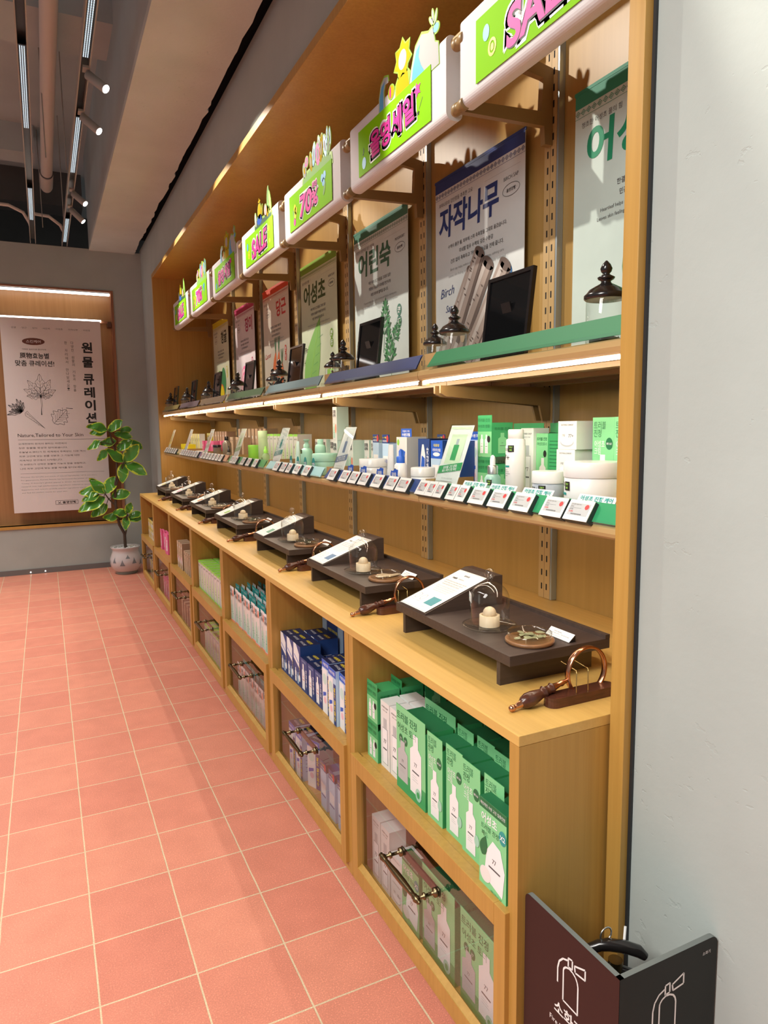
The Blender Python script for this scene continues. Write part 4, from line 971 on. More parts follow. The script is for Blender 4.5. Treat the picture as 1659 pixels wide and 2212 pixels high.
        w_, d, h = bx(.045, .05, .155, KRAFT, KRAFTD, KRAFT); b.text('당근', 0, h * .6, INKG, wd=.015, h=.008); b.rect(-.012, h * .45, .012, h * .455, INKG); b.ell(0, h * .85, .006, .004, INK)
    elif kind == 'pink_pouch':
        w_, d, h = bx(.085, .028, .165, ROSE, ROSE, ROSE); b.poly([(-w_ / 2, h), (w_ / 2, h), (w_ * .4, h + .010), (-w_ * .4, h + .010)], ROSE, .0004); b.rect(-.020, .03, .030, h * .72, ROSEL, .0005); b.ell(-.022, h * .78, .014, .014, ROSEL, .0005); b.text('장미 콜라겐', .004, h * .6, ROSE, wd=.04, h=.010, w=.0009, bold=.02)
        for i in range(5): b.ell(random.uniform(-.03, .03), random.uniform(.02, .14), .007, .010, WHT, .001)
    elif kind == 'citrus_box':
        w_, d, h = bx(.070, .060, .180, PLW, CYEL, INK); b.rect(-w_ / 2, h * .80, -.005, h, CYEL, .0004); b.text('청귤', .012, h * .86, INK, wd=.025, h=.014, bold=.03); b.ell(-.008, h * .50, .020, .022, YEL, .0005); b.text('비타C', 0, h * .50, INK, wd=.04, h=.016, bold=.03, w=.0012, rot=.5); b.rect(-.02, .02, .02, .05, KRAFT, .0005)
    elif kind == 'white_cube':
        w_, d, h = bx(.072, .072, .074, PLW); b.text('SOOTHING COMFORT', 0, h - .010, INKG, wd=.048, h=.004); b.text('77+', .015, h * .48, INKG, h=.009); b.text('크림', -.014, h * .5, INKG, h=.006); b.ell(0, h * .25, .026, .012, EINK, .0004); b.ell(0, h * .28, .024, .010, WHT, .0007)
    elif kind == 'green_header':      # wide carton with big back flap
        w_, d, h = bx(.150, .070, .190, GREEN, GREEN, GREEND); b.box(-w_ / 2, w_ / 2, d, d + .001, h, h + .030, GREEN); b.rect(-w_ / 2, 0, -w_ / 2 + .052, h, GREENL, .0004)
        b.text('트러블 진정', -w_ / 2 + .026, h - .016, GREEND, wd=.044, h=.010, bold=.02, w=.0009); b.text('어성초토너', -w_ / 2 + .026, h - .030, GREEND, wd=.042, h=.010, w=.0009); bottle_art(b, -w_ / 2 + .03, .02, .028, .10, WHT, '77+'); b.ell(-w_ / 2 + .04, h * .80 - .02, .007, .010, INK, .0012)
        for i in range(9): b.rect(-.015, h * .88 - i * .010, .065, h * .88 - i * .010 + .002, GREEND, .0005)
    elif kind == 'navy_show':
        w_, d, h = bx(.085, .080, .170, NAVY, NAVYD, NAVYD); b.poly([(-.030, .02), (.006, .02), (.012, .11), (.0, .15), (-.012, .15), (-.022, .11)], WHT, .0005); b.poly([(-.022, .06), (.006, .05), (.008, .10), (-.014, .11)], COBALT, .0009); b.text('수분감자', .028, .085, WHT, wd=.11, h=.015, rot=PI / 2, bold=.03, w=.0009); b.rect(.006, .02, .018, .06, ROSEL, .0007)
    elif kind == 'blue_show':
        w_, d, h = bx(.080, .075, .165, BLUEL, NAVY, COBALT); b.rect(-w_ / 2, h * .62, w_ / 2, h, COBALT, .0004); b.text('대용량', 0, h * .90, YEL, wd=.04, h=.010, bold=.02, w=.0009); b.text('저자극크림', 0, h * .80, WHT, wd=.055, h=.011, bold=.02, w=.0009); b.ell(0, h * .71, .024, .007, WHT, .0009); b.rect(-.030, .03, .030, .08, WHT, .0006); b.rect(-.026, .012, .026, .03, EINK, .0006)
    elif kind == 'blue_card_box':
        w_, d, h = bx(.058, .07, .150, BLUEL, BLUEL, NAVY); b.box(-w_ / 2, w_ / 2, .0, .001, h, h + .034, NAVY); b.rect(-w_ / 2, h, w_ / 2, h + .034, NAVY, .0003); b.text('1+1 기획', -.008, h + .022, YEL, wd=.032, h=.008, bold=.02, w=.0009); b.text('수분크림', -.006, h + .009, WHT, wd=.036, h=.009, bold=.02, w=.0009); b.ell(.019, h + .018, .009, .014, RED, .0009); b.rect(-.022, .06, .022, .10, WHT, .0006); b.rect(-.022, .05, .022, .055, NAVY, .0006)
    elif kind == 'white_show':
        w_, d, h = bx(.085, .085, .175, PLW, EINK, PLW); b.box(-w_ / 2, w_ / 2, .02, .021, h, h + .032, COBALT); b.face((0, .0195, 0), (1, 0, 0), (0, 0, 1)); b.text('가볍게 가득', 0, h + .022, WHT, wd=.06, h=.008, bold=.02); b.text('수분크림', 0, h + .009, WHT, wd=.065, h=.012, bold=.03); b.face((0, -.0002, 0), (1, 0, 0), (0, 0, 1)); b.poly([(-.02, .06), (.02, .09), (.03, .12), (.0, .13), (-.02, .1)], COBALT, .0005); b.ell(-.028, h - .02, .010, .012, LIMEC, .0005)
    elif kind == 'mint_carton':
        w_, d, h = bx(.052, .06, .155, PLW, MINTL, WHT); b.text('트러블\n시카쑥', -.004, h * .80, INK, wd=.036, h=.036, bold=.03); b.ell(.012, h * .35, .009, .022, SALM, .0012); bottle_art(b, -.008, .01, .018, .07, MINT, '쑥')
    elif kind == 'kraft_show':
        w_, d, h = bx(.070, .085, .215, KRAFT, KRAFTD, KRAFTD); b.ell(-.01, h * .72, .010, .012, WHT); b.text('당근', .0, h * .30, INK, wd=.022, h=.014, bold=.03); b.rect(-.02, h * .5, .02, h * .505, INKG)
    elif kind == 'pink_show':
        w_, d, h = bx(.055, .05, .120, ROSE, ROSE, ROSE); b.text('장미', 0, h * .7, WHT, wd=.03, h=.018, bold=.02); b.rect(-.02, h * .2, .02, h * .3, ROSEL)
    elif kind == 'yellow_show':
        w_, d, h = bx(.120, .070, .080, CYEL, CYEL, CYEL); b.text('청귤 비타C', 0, h * .5, INKG, wd=.06, h=.012); b.rect(-.06, h * .8, .06, h * .82, YEL)
    elif kind == 'yellow_tall':
        w_, d, h = bx(.050, .05, .175, CYEL, PLW, INK); b.rect(0, .04, .025, h, PLW, .0004); b.text('청귤', .01, h * .7, INK, wd=.02, h=.03, bold=.03, w=.0009)
    b.face((0, 0, 0), (1, 0, 0), (0, 0, 1))
    return b, w_, d, h
CM = {}
DESC = {'green_small': 'small green carton', 'white_tall': 'tall white carton', 'green_big': 'wide green toner carton', 'green_tube': 'green cream carton with flap', 'green_pad': 'light green pad carton', 'navy_tall': 'navy and white carton', 'navy_low': 'low navy carton', 'navy_white': 'pale blue carton', 'navy_big': 'large navy carton', 'pouch': 'white and teal carton', 'lime_box': 'white carton with lime top', 'kraft_tall': 'tall kraft carton', 'kraft_slim': 'slim kraft carton', 'pink_pouch': 'pink pouch', 'citrus_box': 'white and yellow citrus carton', 'white_cube': 'small white cube carton', 'green_header': 'wide green carton', 'navy_show': 'navy carton', 'blue_show': 'blue and white cream carton', 'blue_card_box': 'pale blue header carton', 'white_show': 'white carton with blue header', 'mint_carton': 'white and mint carton', 'kraft_show': 'kraft display carton', 'pink_show': 'pink carton', 'yellow_show': 'yellow tray carton', 'yellow_tall': 'yellow and white carton'}
def put(kind, x, y, z, where, group, rz=0):
    if kind not in CM:
        b, w_, d, h = carton(kind); o = b.build('pouch' if 'pouch' == kind[-5:] and kind != 'pouch' else 'carton'); CM[kind] = o.data; bpy.data.objects.remove(o)
    nm = 'pouch' if kind == 'pink_pouch' else 'carton'
    o = bpy.data.objects.new(nm, CM[kind]); COL.objects.link(o); o.location = (x, y, z); o.rotation_euler = (0, 0, FACE + rz)
    return tag(o, DESC[kind] + ', ' + where, nm, group)

# ---- cubbies (z on the ledge panel)
ZC = .4862; RW = ['front row', 'second row', 'third row', 'back row']
def rj(a=.02): return random.uniform(-a, a)
G = 'cartons in the nearest green cubby'
for lv in (0, 1):
    for r in range(3): put('green_small', 1.305 + r * .082, -.475, ZC + lv * .1225, '%s of stack, %s, nearest cubby' % (('lower', 'upper')[lv], RW[r]), G)
for i, y in enumerate((-.548, -.611)):
    for r in range(2): put('white_tall', 1.312 + r * .064, y, ZC, '%s of pair, %s, nearest cubby' % (('left', 'right')[i], RW[r]), G)
for i, (y, x) in enumerate(((-.730, 1.300), (-.730, 1.392), (-.730, 1.484))): put('green_big', x, y, ZC, RW[i] + ' of the nearest cubby', G)
for i, y in enumerate((-.858, -.942, -1.026, -1.11)):
    for r in range(2): put('green_tube', 1.302 + .006 * (i % 2) + r * .092, y, ZC, '%s from the left, %s, nearest cubby' % (ORD[i], RW[r]), G)
put('green_pad', 1.2695 - .0, -1.160, ZC, 'standing at the near end of the nearest cubby', G).location.z = ZC
G = 'cartons in the navy cubby'
for i in range(4): put('navy_big', 1.49, .345 - i * .180, ZC, '%s from the left in back row, navy cubby' % ORD[i], G)
for i in range(3): put('navy_tall', 1.302, .392 - i * .084, ZC, '%s from the left in front row, navy cubby' % ORD[i], G)
for i in range(2): put('navy_tall', 1.392, .352 - i * .086, ZC, '%s from the left in second row, navy cubby' % ORD[i], G)
for i in range(3): put('navy_low', 1.300, .138 - i * .078, ZC, '%s from the left in front row, navy cubby' % ORD[i], G)
for i in range(3): put('navy_low', 1.390, .10 - i * .09, ZC, '%s from the left in second row, navy cubby' % ORD[i], G)
for i in range(4): put('navy_white', 1.30 - .008 * (i % 2), -.098 - i * .0785, ZC, '%s from the left in front row, navy cubby' % ORD[i], G, -.03 * (i % 3))
for i in range(3): put('navy_white', 1.385, -.13 - i * .085, ZC, '%s from the left in second row, navy cubby' % ORD[i], G)
G = 'cartons in the mint cubby'
for r in range(3):
    for i in range(9): put('pouch', 1.300 + r * .060 + .004 * (i % 2), 1.262 - i * .0795, ZC, '%s from the left in %s, mint cubby' % (ORD[i], RW[r]), G, rj(.05))
G = 'cartons in the lime cubby'
for r in range(2):
    for i in range(10): put('lime_box', 1.300 + r * .095, 2.125 - i * .076, ZC, '%s from the left in %s, lime cubby' % (ORD[i], RW[r]), G, rj(.02))
G = 'cartons in the kraft cubby'
for i in range(3): put('kraft_tall', 1.30, 2.93 - i * .075, ZC, '%s from the left in front row, kraft cubby' % ORD[i], G)
for i in range(7): put('kraft_slim', 1.305, 2.69 - i * .062, ZC, '%s from the left in front row, kraft cubby' % ORD[i], G, rj(.04))
for i in range(5): put('kraft_tall', 1.41, 2.93 - i * .12, ZC, '%s from the left in back row, kraft cubby' % ORD[i], G)
G = 'pouches in the pink cubby'
for i in range(7): put('pink_pouch', 1.305 + .012 * (i % 3), 3.80 - i * .098, ZC, '%s from the left in the pink cubby' % ORD[i], G, rj(.12))
G = 'cartons in the yellow cubby'
for i in range(6): put('citrus_box', 1.305, 4.56 - i * .085, ZC, '%s from the left in the far yellow cubby' % ORD[i], G, rj(.04))
# ---- drawer contents behind the glass
ZD = .0885; G = 'cartons inside the glass fronted drawers'
for i, y in enumerate((-.478, -.542)): put('white_tall', 1.310, y, ZD, '%s of pair in the nearest drawer' % ('left', 'right')[i], G)
put('white_cube', 1.312, -.612, ZD, 'lower one in the nearest drawer', G); put('white_cube', 1.312, -.612, ZD + .0745, 'upper one in the nearest drawer', G)
put('green_pad', 1.304, -.715, ZD, 'standing left in the nearest drawer', G)
put('green_big', 1.304, -.868, ZD, 'in the middle of the nearest drawer', G); put('green_big', 1.304, -1.060, ZD, 'at the right end of the nearest drawer', G)
for i in range(2): put('navy_white', 1.306, .33 - i * .088, ZD, '%s from the left in the navy bay drawer' % ORD[i], G)
put('navy_white', 1.33, .14, ZD, 'third from the left in the navy bay drawer', G, .35)
for i in range(3): put('blue_card_box', 1.310, -.02 - i * .085, ZD, '%s from the left in the navy bay drawer' % ORD[i], G)
for i in range(3): put('blue_card_box', 1.400, -.02 - i * .09, ZD + .05 * 0, '%s from the left, second row of the navy bay drawer' % ORD[i], G)
for i in range(8): put('pouch', 1.308, 1.20 - i * .082, ZD, '%s from the left in the mint bay drawer' % ORD[i], G, rj(.05))
for i in range(8): put('lime_box', 1.308, 2.06 - i * .085, ZD, '%s from the left in the lime bay drawer' % ORD[i], G)
for i in range(6): put('kraft_slim', 1.308, 2.90 - i * .10, ZD, '%s from the left in the kraft bay drawer' % ORD[i], G)
for i in range(6): put('pink_pouch', 1.308, 3.76 - i * .105, ZD, '%s from the left in the pink bay drawer' % ORD[i], G)
for i in range(4): put('citrus_box', 1.308, 4.60 - i * .12, ZD, '%s from the left in the yellow bay drawer' % ORD[i], G)

# ---------------------------------------------------------------- lower shelf display
ZS = ZL - .0008
def bottle(name, x, y, prof, body, capprof, cap, label, art=None, r=.026, n=28):
    t = thing(name, (x, y, ZS), label, name.split('_')[-1], None, FACE)
    b = MB(); b.lathe(prof, body, n=n)
    if art: b.face((0, 0, 0), (1, 0, 0), (0, 0, 1), r); art(b)
    b.build('body', t)
    if capprof:
        b = MB(); b.lathe(capprof, cap, n=n); b.build('cap', t)
    return t
def art_toner(b):
    b.text('anua', -.010, .150, INKG, h=.007, w=.001); tryme(b, .012, .152, .018); b.text('77+', -.008, .128, INK, h=.015, w=.001); b.rect(-.020, .102, .008, .107, TEAL, .0008)
    for i in range(4): b.rect(-.020, .094 - i * .005, .002 + .004 * (i % 3), .0955 - i * .005, INKL, .0008)
bottle('toner_bottle', 1.605, -.775, [(.024, 0), (.027, .002), (.027, .158), (.0255, .160), (.0255, .175), (.018, .180)], PLW, [(.019, .176), (.021, .178), (.021, .200), (.019, .203)], PLW, 'tall white toner bottle with flip cap and black TRY ME sticker', art_toner, .0272)
def art_ser(b):
    b.text('77+', -.006, .050, INKG, h=.010, w=.001); tryme(b, .012, .055, .016)
    for i in range(4): b.rect(-.016, .036 - i * .006, .004, .0375 - i * .006, INKG, .0008)
bottle('serum_bottle', 1.600, -.675, [(.020, 0), (.023, .003), (.023, .066), (.018, .075), (.012, .078)], FROST, [(.015, .078), (.015, .100), (.013, .102), (.0075, .103), (.0075, .118), (.005, .128), (.001, .131)], SILVER, 'square shouldered aqua dropper bottle with silver collar and white bulb', art_ser, .0232)
b = MB(); b.lathe([(.0078, .1025), (.0078, .119), (.0055, .128), (.001, .1315)], WHT, n=16); o = b.build('dropper_bulb', bpy.data.objects['serum_bottle'])
def art_jar(b):
    b.text('77+', -.004, .040, INK, h=.012, w=.001); tryme(b, .020, .041, .019); b.rect(-.036, .026, -.022, .031, TEAL, .0008)
    for i in range(2): b.rect(-.036, .020 - i * .005, -.016, .0215 - i * .005, INKL, .0008)
t = bottle('cream_jar', 1.615, -.900, [(.036, 0), (.040, .004), (.040, .052), (.038, .055)], GRAYP, [(.041, .055), (.0415, .058), (.0415, .082), (.040, .085)], PLW, 'grey and white cream jar with TRY ME sticker on a clear stand', art_jar, .0402)
t.location.z += .012
b = MB(); b.box(-.040, .040, -.030, .040, 0, .0115, ACR, .002); tag(b.build('acrylic_block', None, (1.615, -.900, ZS), FACE), 'clear acrylic block under the grey cream jar', 'stand')
def art_big(b):
    b.text('anua', -.044, .074, INKG, h=.010, w=.001); tryme(b, -.014, .070, .021); b.rect(-.060, .048, -.018, .054, TEAL, .0008)
    for i in range(3): b.rect(-.060, .022 - i * .005, -.025, .0235 - i * .005, INKL, .0008)
bottle('pad_jar', 1.630, -1.045, [(.062, 0), (.066, .003), (.066, .088), (.064, .090)], PLW, [(.067, .090), (.068, .093), (.068, .122), (.066, .126)], PLW, 'large round white pad jar at the near end of the lower shelf', art_big, .0662, 40)
def slim(b): b.text('77', 0, .10, INKG, h=.008, w=.001)
bottle('lotion_bottle', 1.665, -.690, [(.019, 0), (.021, .002), (.021, .125), (.014, .132)], glass('pale_bottle_glass', (.93, .96, 1), .05, .05, (.70, .76, .84), .55), [(.015, .130), (.015, .160), (.013, .163)], PLW, 'slim pale blue lotion bottle behind the aqua dropper bottle', slim, .0212)
G = 'cartons on the lower shelf'
W_ = 'on the lower shelf, green bay'
put('green_small', 1.640, -.575, ZS, 'lower of front stack ' + W_, G); put('green_small', 1.640, -.575, ZS + .1225, 'upper of front stack ' + W_, G)
put('green_header', 1.745, -.555, ZS, 'behind the small stack ' + W_, G); put('green_header', 1.855, -.600, ZS, 'at the back ' + W_, G); put('green_header', 1.745, -.760, ZS, 'behind the toner ' + W_, G)
put('white_tall', 1.700, -.505, ZS, 'at left ' + W_, G); put('white_tall', 1.735, -.655, ZS, 'beside the dropper bottle ' + W_, G)
put('white_cube', 1.700, -.865, ZS, 'bottom of three ' + W_, G); put('white_cube', 1.700, -.865, ZS + .0745, 'middle of three ' + W_, G); put('white_cube', 1.700, -.870, ZS + .149, 'top of three ' + W_, G)
put('green_tube', 1.735, -.965, ZS, 'left of pair ' + W_, G); put('green_tube', 1.715, -1.062, ZS, 'right of pair ' + W_, G); put('green_tube', 1.71, -1.150, ZS, 'by the jamb ' + W_, G)
W_ = 'on the lower shelf, navy bay'
put('white_show', 1.690, .060, ZS, W_, G)
for i in range(2): put('blue_card_box', 1.715, .345 - i * .10, ZS, '%s of pair %s' % (('left', 'right')[i], W_), G)
put('blue_card_box', 1.675, .170, ZS, 'in front ' + W_, G); put('blue_card_box', 1.80, -.05, ZS, 'at the back ' + W_, G)
put('navy_show', 1.695, -.105, ZS, W_, G); put('navy_show', 1.80, -.17, ZS, 'at the back ' + W_, G); put('blue_show', 1.690, -.205, ZS, W_, G); put('blue_show', 1.700, -.300, ZS, 'at right ' + W_, G); put('navy_white', 1.76, -.345, ZS, 'at right back ' + W_, G)
for i in range(3): put('mint_carton', 1.865, .36 - i * .13, ZS, '%s from left in the back row, mint bay' % ORD[i], G)
def art_bc(b): tryme(b, .022, .022, .018); b.text('수분크림', -.012, .022, INKG, h=.006, w=.001)
bottle('cream_jar', 1.615, .160, [(.050, 0), (.054, .003), (.054, .058), (.052, .060)], PLW, [(.055, .061), (.055, .090), (.053, .092)], PLW, 'wide white cream jar in the navy bay', art_bc, .0542)
bottle('cream_jar', 1.600, -.268, [(.036, 0), (.040, .003), (.040, .046), (.038, .048)], PLW, [(.041, .049), (.041, .076), (.039, .078)], PLW, 'small white cream jar with blue seam, right end of the navy bay', art_bc, .0402)
def art_bs(b): tryme(b, -.002, .058, .018); b.rect(-.020, .012, .020, .018, COBALT, .0006); b.text('수분 앰플', .006, .035, INKG, h=.006, w=.001)
bottle('serum_bottle', 1.600, -.105, [(.021, 0), (.023, .003), (.023, .078), (.016, .086)], PLW, [(.015, .086), (.015, .108), (.012, .110), (.007, .111), (.007, .128), (.001, .136)], COBALT, 'white dropper bottle with cobalt cap in the navy bay', art_bs, .0232)
t = thing('cream_tube', (1.600, -.028, ZS), 'white squeeze tube standing on a blue cap in the navy bay', 'tube', None, FACE)
b = MB(); b.lathe([(.016, .0), (.016, .018)], COBALT, n=20); b.build('cap', t)
b = MB(); vs = []; n = 20
for z, rx, ry in ((.018, .018, .018), (.06, .0185, .014), (.11, .019, .008), (.150, .019, .0015)):
    for i in range(n): vs.append((rx * math.cos(2 * PI * i / n), ry * math.sin(2 * PI * i / n), z))
b.add(vs, [(j * n + i, j * n + (i + 1) % n, (j + 1) * n + (i + 1) % n, (j + 1) * n + i) for j in range(3) for i in range(n)], PLW, True); b.face((0, -.0195, 0), (1, 0, 0), (0, 0, 1)); b.text('수분', 0, .09, COBALT, h=.012); b.build('tube_body', t)
# blue wobbler flags in the navy bay, teal ones in the mint bay
def flag(x, y, z, m, sh, label, txt):
    t = thing('wobbler_flag', (x, y, z), label, 'sign', 'small price rail wobbler flags', FACE)
    b = MB()
    if sh: b.prism(ellp(0, .030, .020, .030, rot=0), 0, .0008, m, 'xz')
    else: b.prism([(-.028, .03), (-.022, .042), (-.01, .040), (.006, .048), (.030, .046), (.026, .030), (.030, .018), (.010, .016), (-.005, .010), (-.026, .014)], 0, .0008, m, 'xz')
    b.face((0, 0, .03), (1, 0, 0), (0, 0, 1)); b.text(txt, 0, 0, WHT, wd=.034, h=.014, bold=.03, rot=.1); b.build('flag', t)
    b = MB(); b.box(-.004, .004, .001, .002, -.012, .02, ACR); b.build('stem', t)
for i, y in enumerate((.23, .105, -.04, -.155)): flag(1.548, y, ZL + .020, COBALT, 0, 'jagged cobalt flag, %s from the left on the navy bay rail' % ORD[i], '겉보습')
for i, y in enumerate((.975, .87, .765, .655)): flag(1.548, y, ZL + .020, TEAL, 1, 'oval teal flag, %s from the left on the mint bay rail' % ORD[i], '25%')
for i, y in enumerate((-.665, -.80, -.945, -1.15)):
    b = MB(); M = Matrix.Rotation(-math.radians(32), 4, 'X'); b.M = M; b.box(-.058, .058, 0, .001, .03, .062, PAPERW); b.face((0, -.0002, .05), (1, 0, 0), (0, 0, 1)); b.text('어성초 진정 케어', 0, .003, TEAL, wd=.10, h=.012, bold=.03)
    tag(b.build('shelf_strip_sign', None, (XW - .002, y, ZL + .004), FACE), 'white strip sign with teal lettering, %s from the left behind the nearest price tags' % ORD[i], 'sign', 'white strip signs on the nearest rail')
# mint bay
W_ = 'on the lower shelf, mint bay'
bottle('pump_bottle', 1.615, .930, [(.028, 0), (.030, .003), (.030, .100), (.024, .112), (.014, .118)], MINT, [(.015, .118), (.015, .135), (.010, .137), (.010, .150), (.016, .152), (.014, .160)], MINT, 'mint green pump bottle with black sticker, mint bay', lambda b: (tryme(b, .004, .10, .018), b.text('쑥', -.012, .06, TEAL, h=.008, w=.001)), .0302)
t = thing('cream_tube', (1.605, 1.03, ZS), 'white squeeze tube standing on its cap, mint bay', 'tube', None, FACE)
b = MB(); b.lathe([(.018, .0), (.018, .016)], PLW, n=20); b.build('cap', t)
b = MB(); b.add([(v[0] * 1.15, v[1], v[2]) for v in vs], [(j * n + i, j * n + (i + 1) % n, (j + 1) * n + (i + 1) % n, (j + 1) * n + i) for j in range(3) for i in range(n)], MINTL, True); b.face((0, -.0195, 0), (1, 0, 0), (0, 0, 1)); b.text('8', 0, .12, INK, h=.014, bold=.03); b.build('tube_body', t)
bottle('spray_bottle', 1.655, .845, [(.025, 0), (.027, .003), (.027, .120), (.023, .132), (.015, .136)], MINT, [(.015, .136), (.014, .158), (.008, .160)], MINT, 'rounded mint spray bottle, mint bay', lambda b: b.text('어성초', .006, .09, TEAL, h=.007, w=.001), .0272)
bottle('cream_jar', 1.620, .690, [(.054, 0), (.058, .004), (.060, .060), (.058, .062)], MINT, [(.061, .063), (.061, .094), (.057, .098)], MINT, 'wide mint cream jar, mint bay', None)
for i in range(2):
    put('mint_carton', 1.700 + .05 * i, .765 - .07 * i, ZS, '%s lower carton %s' % (('left', 'right')[i], W_), G); put('mint_carton', 1.700 + .05 * i, .765 - .07 * i, ZS + .156, '%s upper carton %s' % (('left', 'right')[i], W_), G) if i == 0 else None
for i in range(5): put('mint_carton', 1.770 + .01 * i, 1.20 - .085 * i, ZS, '%s from the left in the back row, mint bay' % ORD[i], G)
for i in range(3): put('mint_carton', 1.80, .70 - .075 * i, ZS, '%s from the left at right in back row, mint bay' % ORD[i], G)
# lime bay
bottle('pad_jar', 1.620, 1.920, [(.030, 0), (.032, .003), (.032, .100)], LIMEP, [(.033, .100), (.033, .112), (.031, .115)], LIMEP, 'bright lime round jar, lime bay', lambda b: tryme(b, -.014, .07, .018), .0322)
bottle('toner_bottle', 1.640, 1.775, [(.026, 0), (.028, .003), (.028, .160)], LIMEQ, [(.028, .1605), (.028, .200), (.026, .202)], LIMEQ, 'tall pale lime toner bottle, lime bay', None)
bottle('serum_bottle', 1.620, 1.655, [(.022, 0), (.024, .003), (.022, .060), (.010, .072)], glass('lime_glass', (.85, .95, .75), .06, .1, (.55, .75, .45), .5), [(.012, .072), (.012, .092), (.006, .094), (.006, .108), (.001, .114)], LIMEP, 'small lime dropper bottle, lime bay', lambda b: tryme(b, .0, .04, .016), .0242)
for i in range(9): put('lime_box', 1.745, 2.10 - .078 * i, ZS, '%s from the left in lime bay back row' % ORD[i], G)
# kraft bay
bottle('cream_jar', 1.610, 2.880, [(.028, 0), (.030, .003), (.030, .080)], SMOKE, [(.031, .081), (.031, .098), (.029, .100)], BLK, 'smoky jar with black lid, kraft bay', None)
bottle('toner_bottle', 1.640, 2.700, [(.028, 0), (.032, .004), (.032, .110), (.020, .130), (.012, .134)], SMOKE, [(.014, .134), (.014, .160), (.012, .162)], BLK, 'rounded smoky bottle with black cap, kraft bay', None)
bottle('serum_bottle', 1.610, 2.520, [(.015, 0), (.017, .003), (.017, .050), (.008, .056)], glass('grey_glass', (.8, .8, .78), .1, .05, (.3, .28, .25), .4), [(.010, .056), (.010, .075), (.005, .077), (.005, .095), (.001, .100)], BLK, 'tiny dropper bottle with black bulb, kraft bay', None)
for i in range(8): put('kraft_show', 1.800, 2.96 - .095 * i, ZS, '%s from the left in kraft bay back row' % ORD[i], G)
for i in range(6): put('kraft_slim', 1.700 + .01 * (i % 2), 2.95 - .085 * i, ZS, '%s from the left in middle row on the lower shelf, kraft bay' % ORD[i], G)
# pink and yellow bays
for i in range(5): put('pink_show', 1.660 + .01 * (i % 2), 3.64 - .095 * i, ZS, '%s from the left on the lower shelf, pink bay' % ORD[i], G)
for i in range(3): put('pink_show', 1.70, 3.50 - .08 * i, ZS + .1205 if 0 else ZS, '%s in the rear on the lower shelf, pink bay' % ORD[i], G).location.x = 1.76
for i in range(6): put('kraft_tall', 1.80, 3.86 - .09 * i, ZS, '%s from the left in pink bay back row' % ORD[i], G)
bottle('cream_jar', 1.600, 3.44, [(.036, 0), (.040, .003), (.040, .020)], ROSE, [(.041, .021), (.041, .042), (.039, .044)], PLW, 'low pink dish with white lid, pink bay', None)
for i in range(3): put('yellow_show', 1.640, 4.52 - .125 * i, ZS, '%s from the left on the lower shelf, yellow bay' % ORD[i], G)
for i in range(6): put('yellow_tall', 1.745 - .0 * i, 4.66 - .085 * i, ZS, '%s from the left in back row, yellow bay' % ORD[i], G)
for i in range(2): put('citrus_box', 1.82, 4.20 - .09 * i, ZS, '%s from the left at the rear, yellow bay' % ORD[i], G)

# ---------------------------------------------------------------- worktop risers and what stands on them
RY = [-.765, .035, .835, 1.74, 2.565, 3.425, 4.25]
MY = [-1.150, -.292, .508, 1.412, 2.236, 3.096, 3.92]
WHO = ['nearest riser', 'second riser from the camera', 'third riser from the camera', 'fourth riser from the camera', 'fifth riser from the camera', 'sixth riser from the camera', 'riser nearest the end wall']
RX = 1.385
ZR = ZT + .085
t = thing('display_riser', (RX, RY[0], ZT), '', 'riser', 'dark display risers on the worktop', FACE); riser = t
b = MB(); b.box(-.281, .293, 0, .300, .060, .085, DARKW, .001); b.box(-.281, .293, .286, .300, .085, .095, DARKW); b.build('top_board', t)
for x in (-.247, .233):
    b = MB(); b.box(x, x + .014, .006, .285, 0, .060, DARKW); b.build('leg_panel', t)
def mk_stand(k):
    t = thing('information_stand', (RX, RY[k] + .185, ZR), 'sloping dark stand with cream information sheet on the ' + WHO[k], 'sign stand', 'information stands on the risers', FACE)
    b = MB(); b.prism([(.002, 0), (.002, .004), (.235, .088), (.262, .088), (.262, 0)], -.080, .080, DARKW, 'yz'); b.build('wedge', t)
    b = MB(); d = Vector((0, .233, .084)).normalized(); n = Vector((0, -d.z, d.y))
    o = Vector((0, .004, .0055)) + n * .0012
    L = .222; b.add([o + Vector((-.073, 0, 0)), o + Vector((.073, 0, 0)), o + Vector((.073, 0, 0)) + d * L, o + Vector((-.073, 0, 0)) + d * L], [(0, 1, 2, 3)], PAPERW)
    b.face(o, (1, 0, 0), d)
    b.text('anua', .0, L * .90, INK, h=.007); b.text('어성초', -.035, L * .80, INK, h=.009, bold=.03); b.text('HEARTLEAF', .0, L * .80, INKG, h=.004)
    for i in range(3): b.text('예민해진 피부에 진정과 수분을 채워주는 식물 원료', 0, L * (.71 - .045 * i), INKG, h=.0045, wd=.115 - .012 * i)
    for i in range(4): b.text('Heartleaf is known for calming and soothing skin', 0, L * (.56 - .04 * i), INKL, h=.004, wd=.11 - .01 * i)
    for x in (-.05, -.02): b.ring(x, L * .24, .010, .014, .001, INKG); b.rect(x - .010, L * .14, x + .010, L * .145, INKL)
    b.rect(.012, L * .14, .058, L * .32, mat('swatch_%d' % k, [(.06, .28, .32), (.12, .22, .38), (.15, .35, .25), (.3, .5, .12), (.6, .25, .1), (.7, .3, .4), (.7, .6, .1)][k], .6)); b.text('SEOUL', .035, L * .08, INKL, h=.004)
    for i in range(24): b.ell(-.069 + i * .006, L * .985, .0012, .0012, INKG, .0006, 6); b.ell(-.069 + i * .006, L * .015, .0012, .0012, INKG, .0006, 6)
    b.build('information_sheet', t)
riser['label'] = 'dark wooden display riser, nearest the camera'
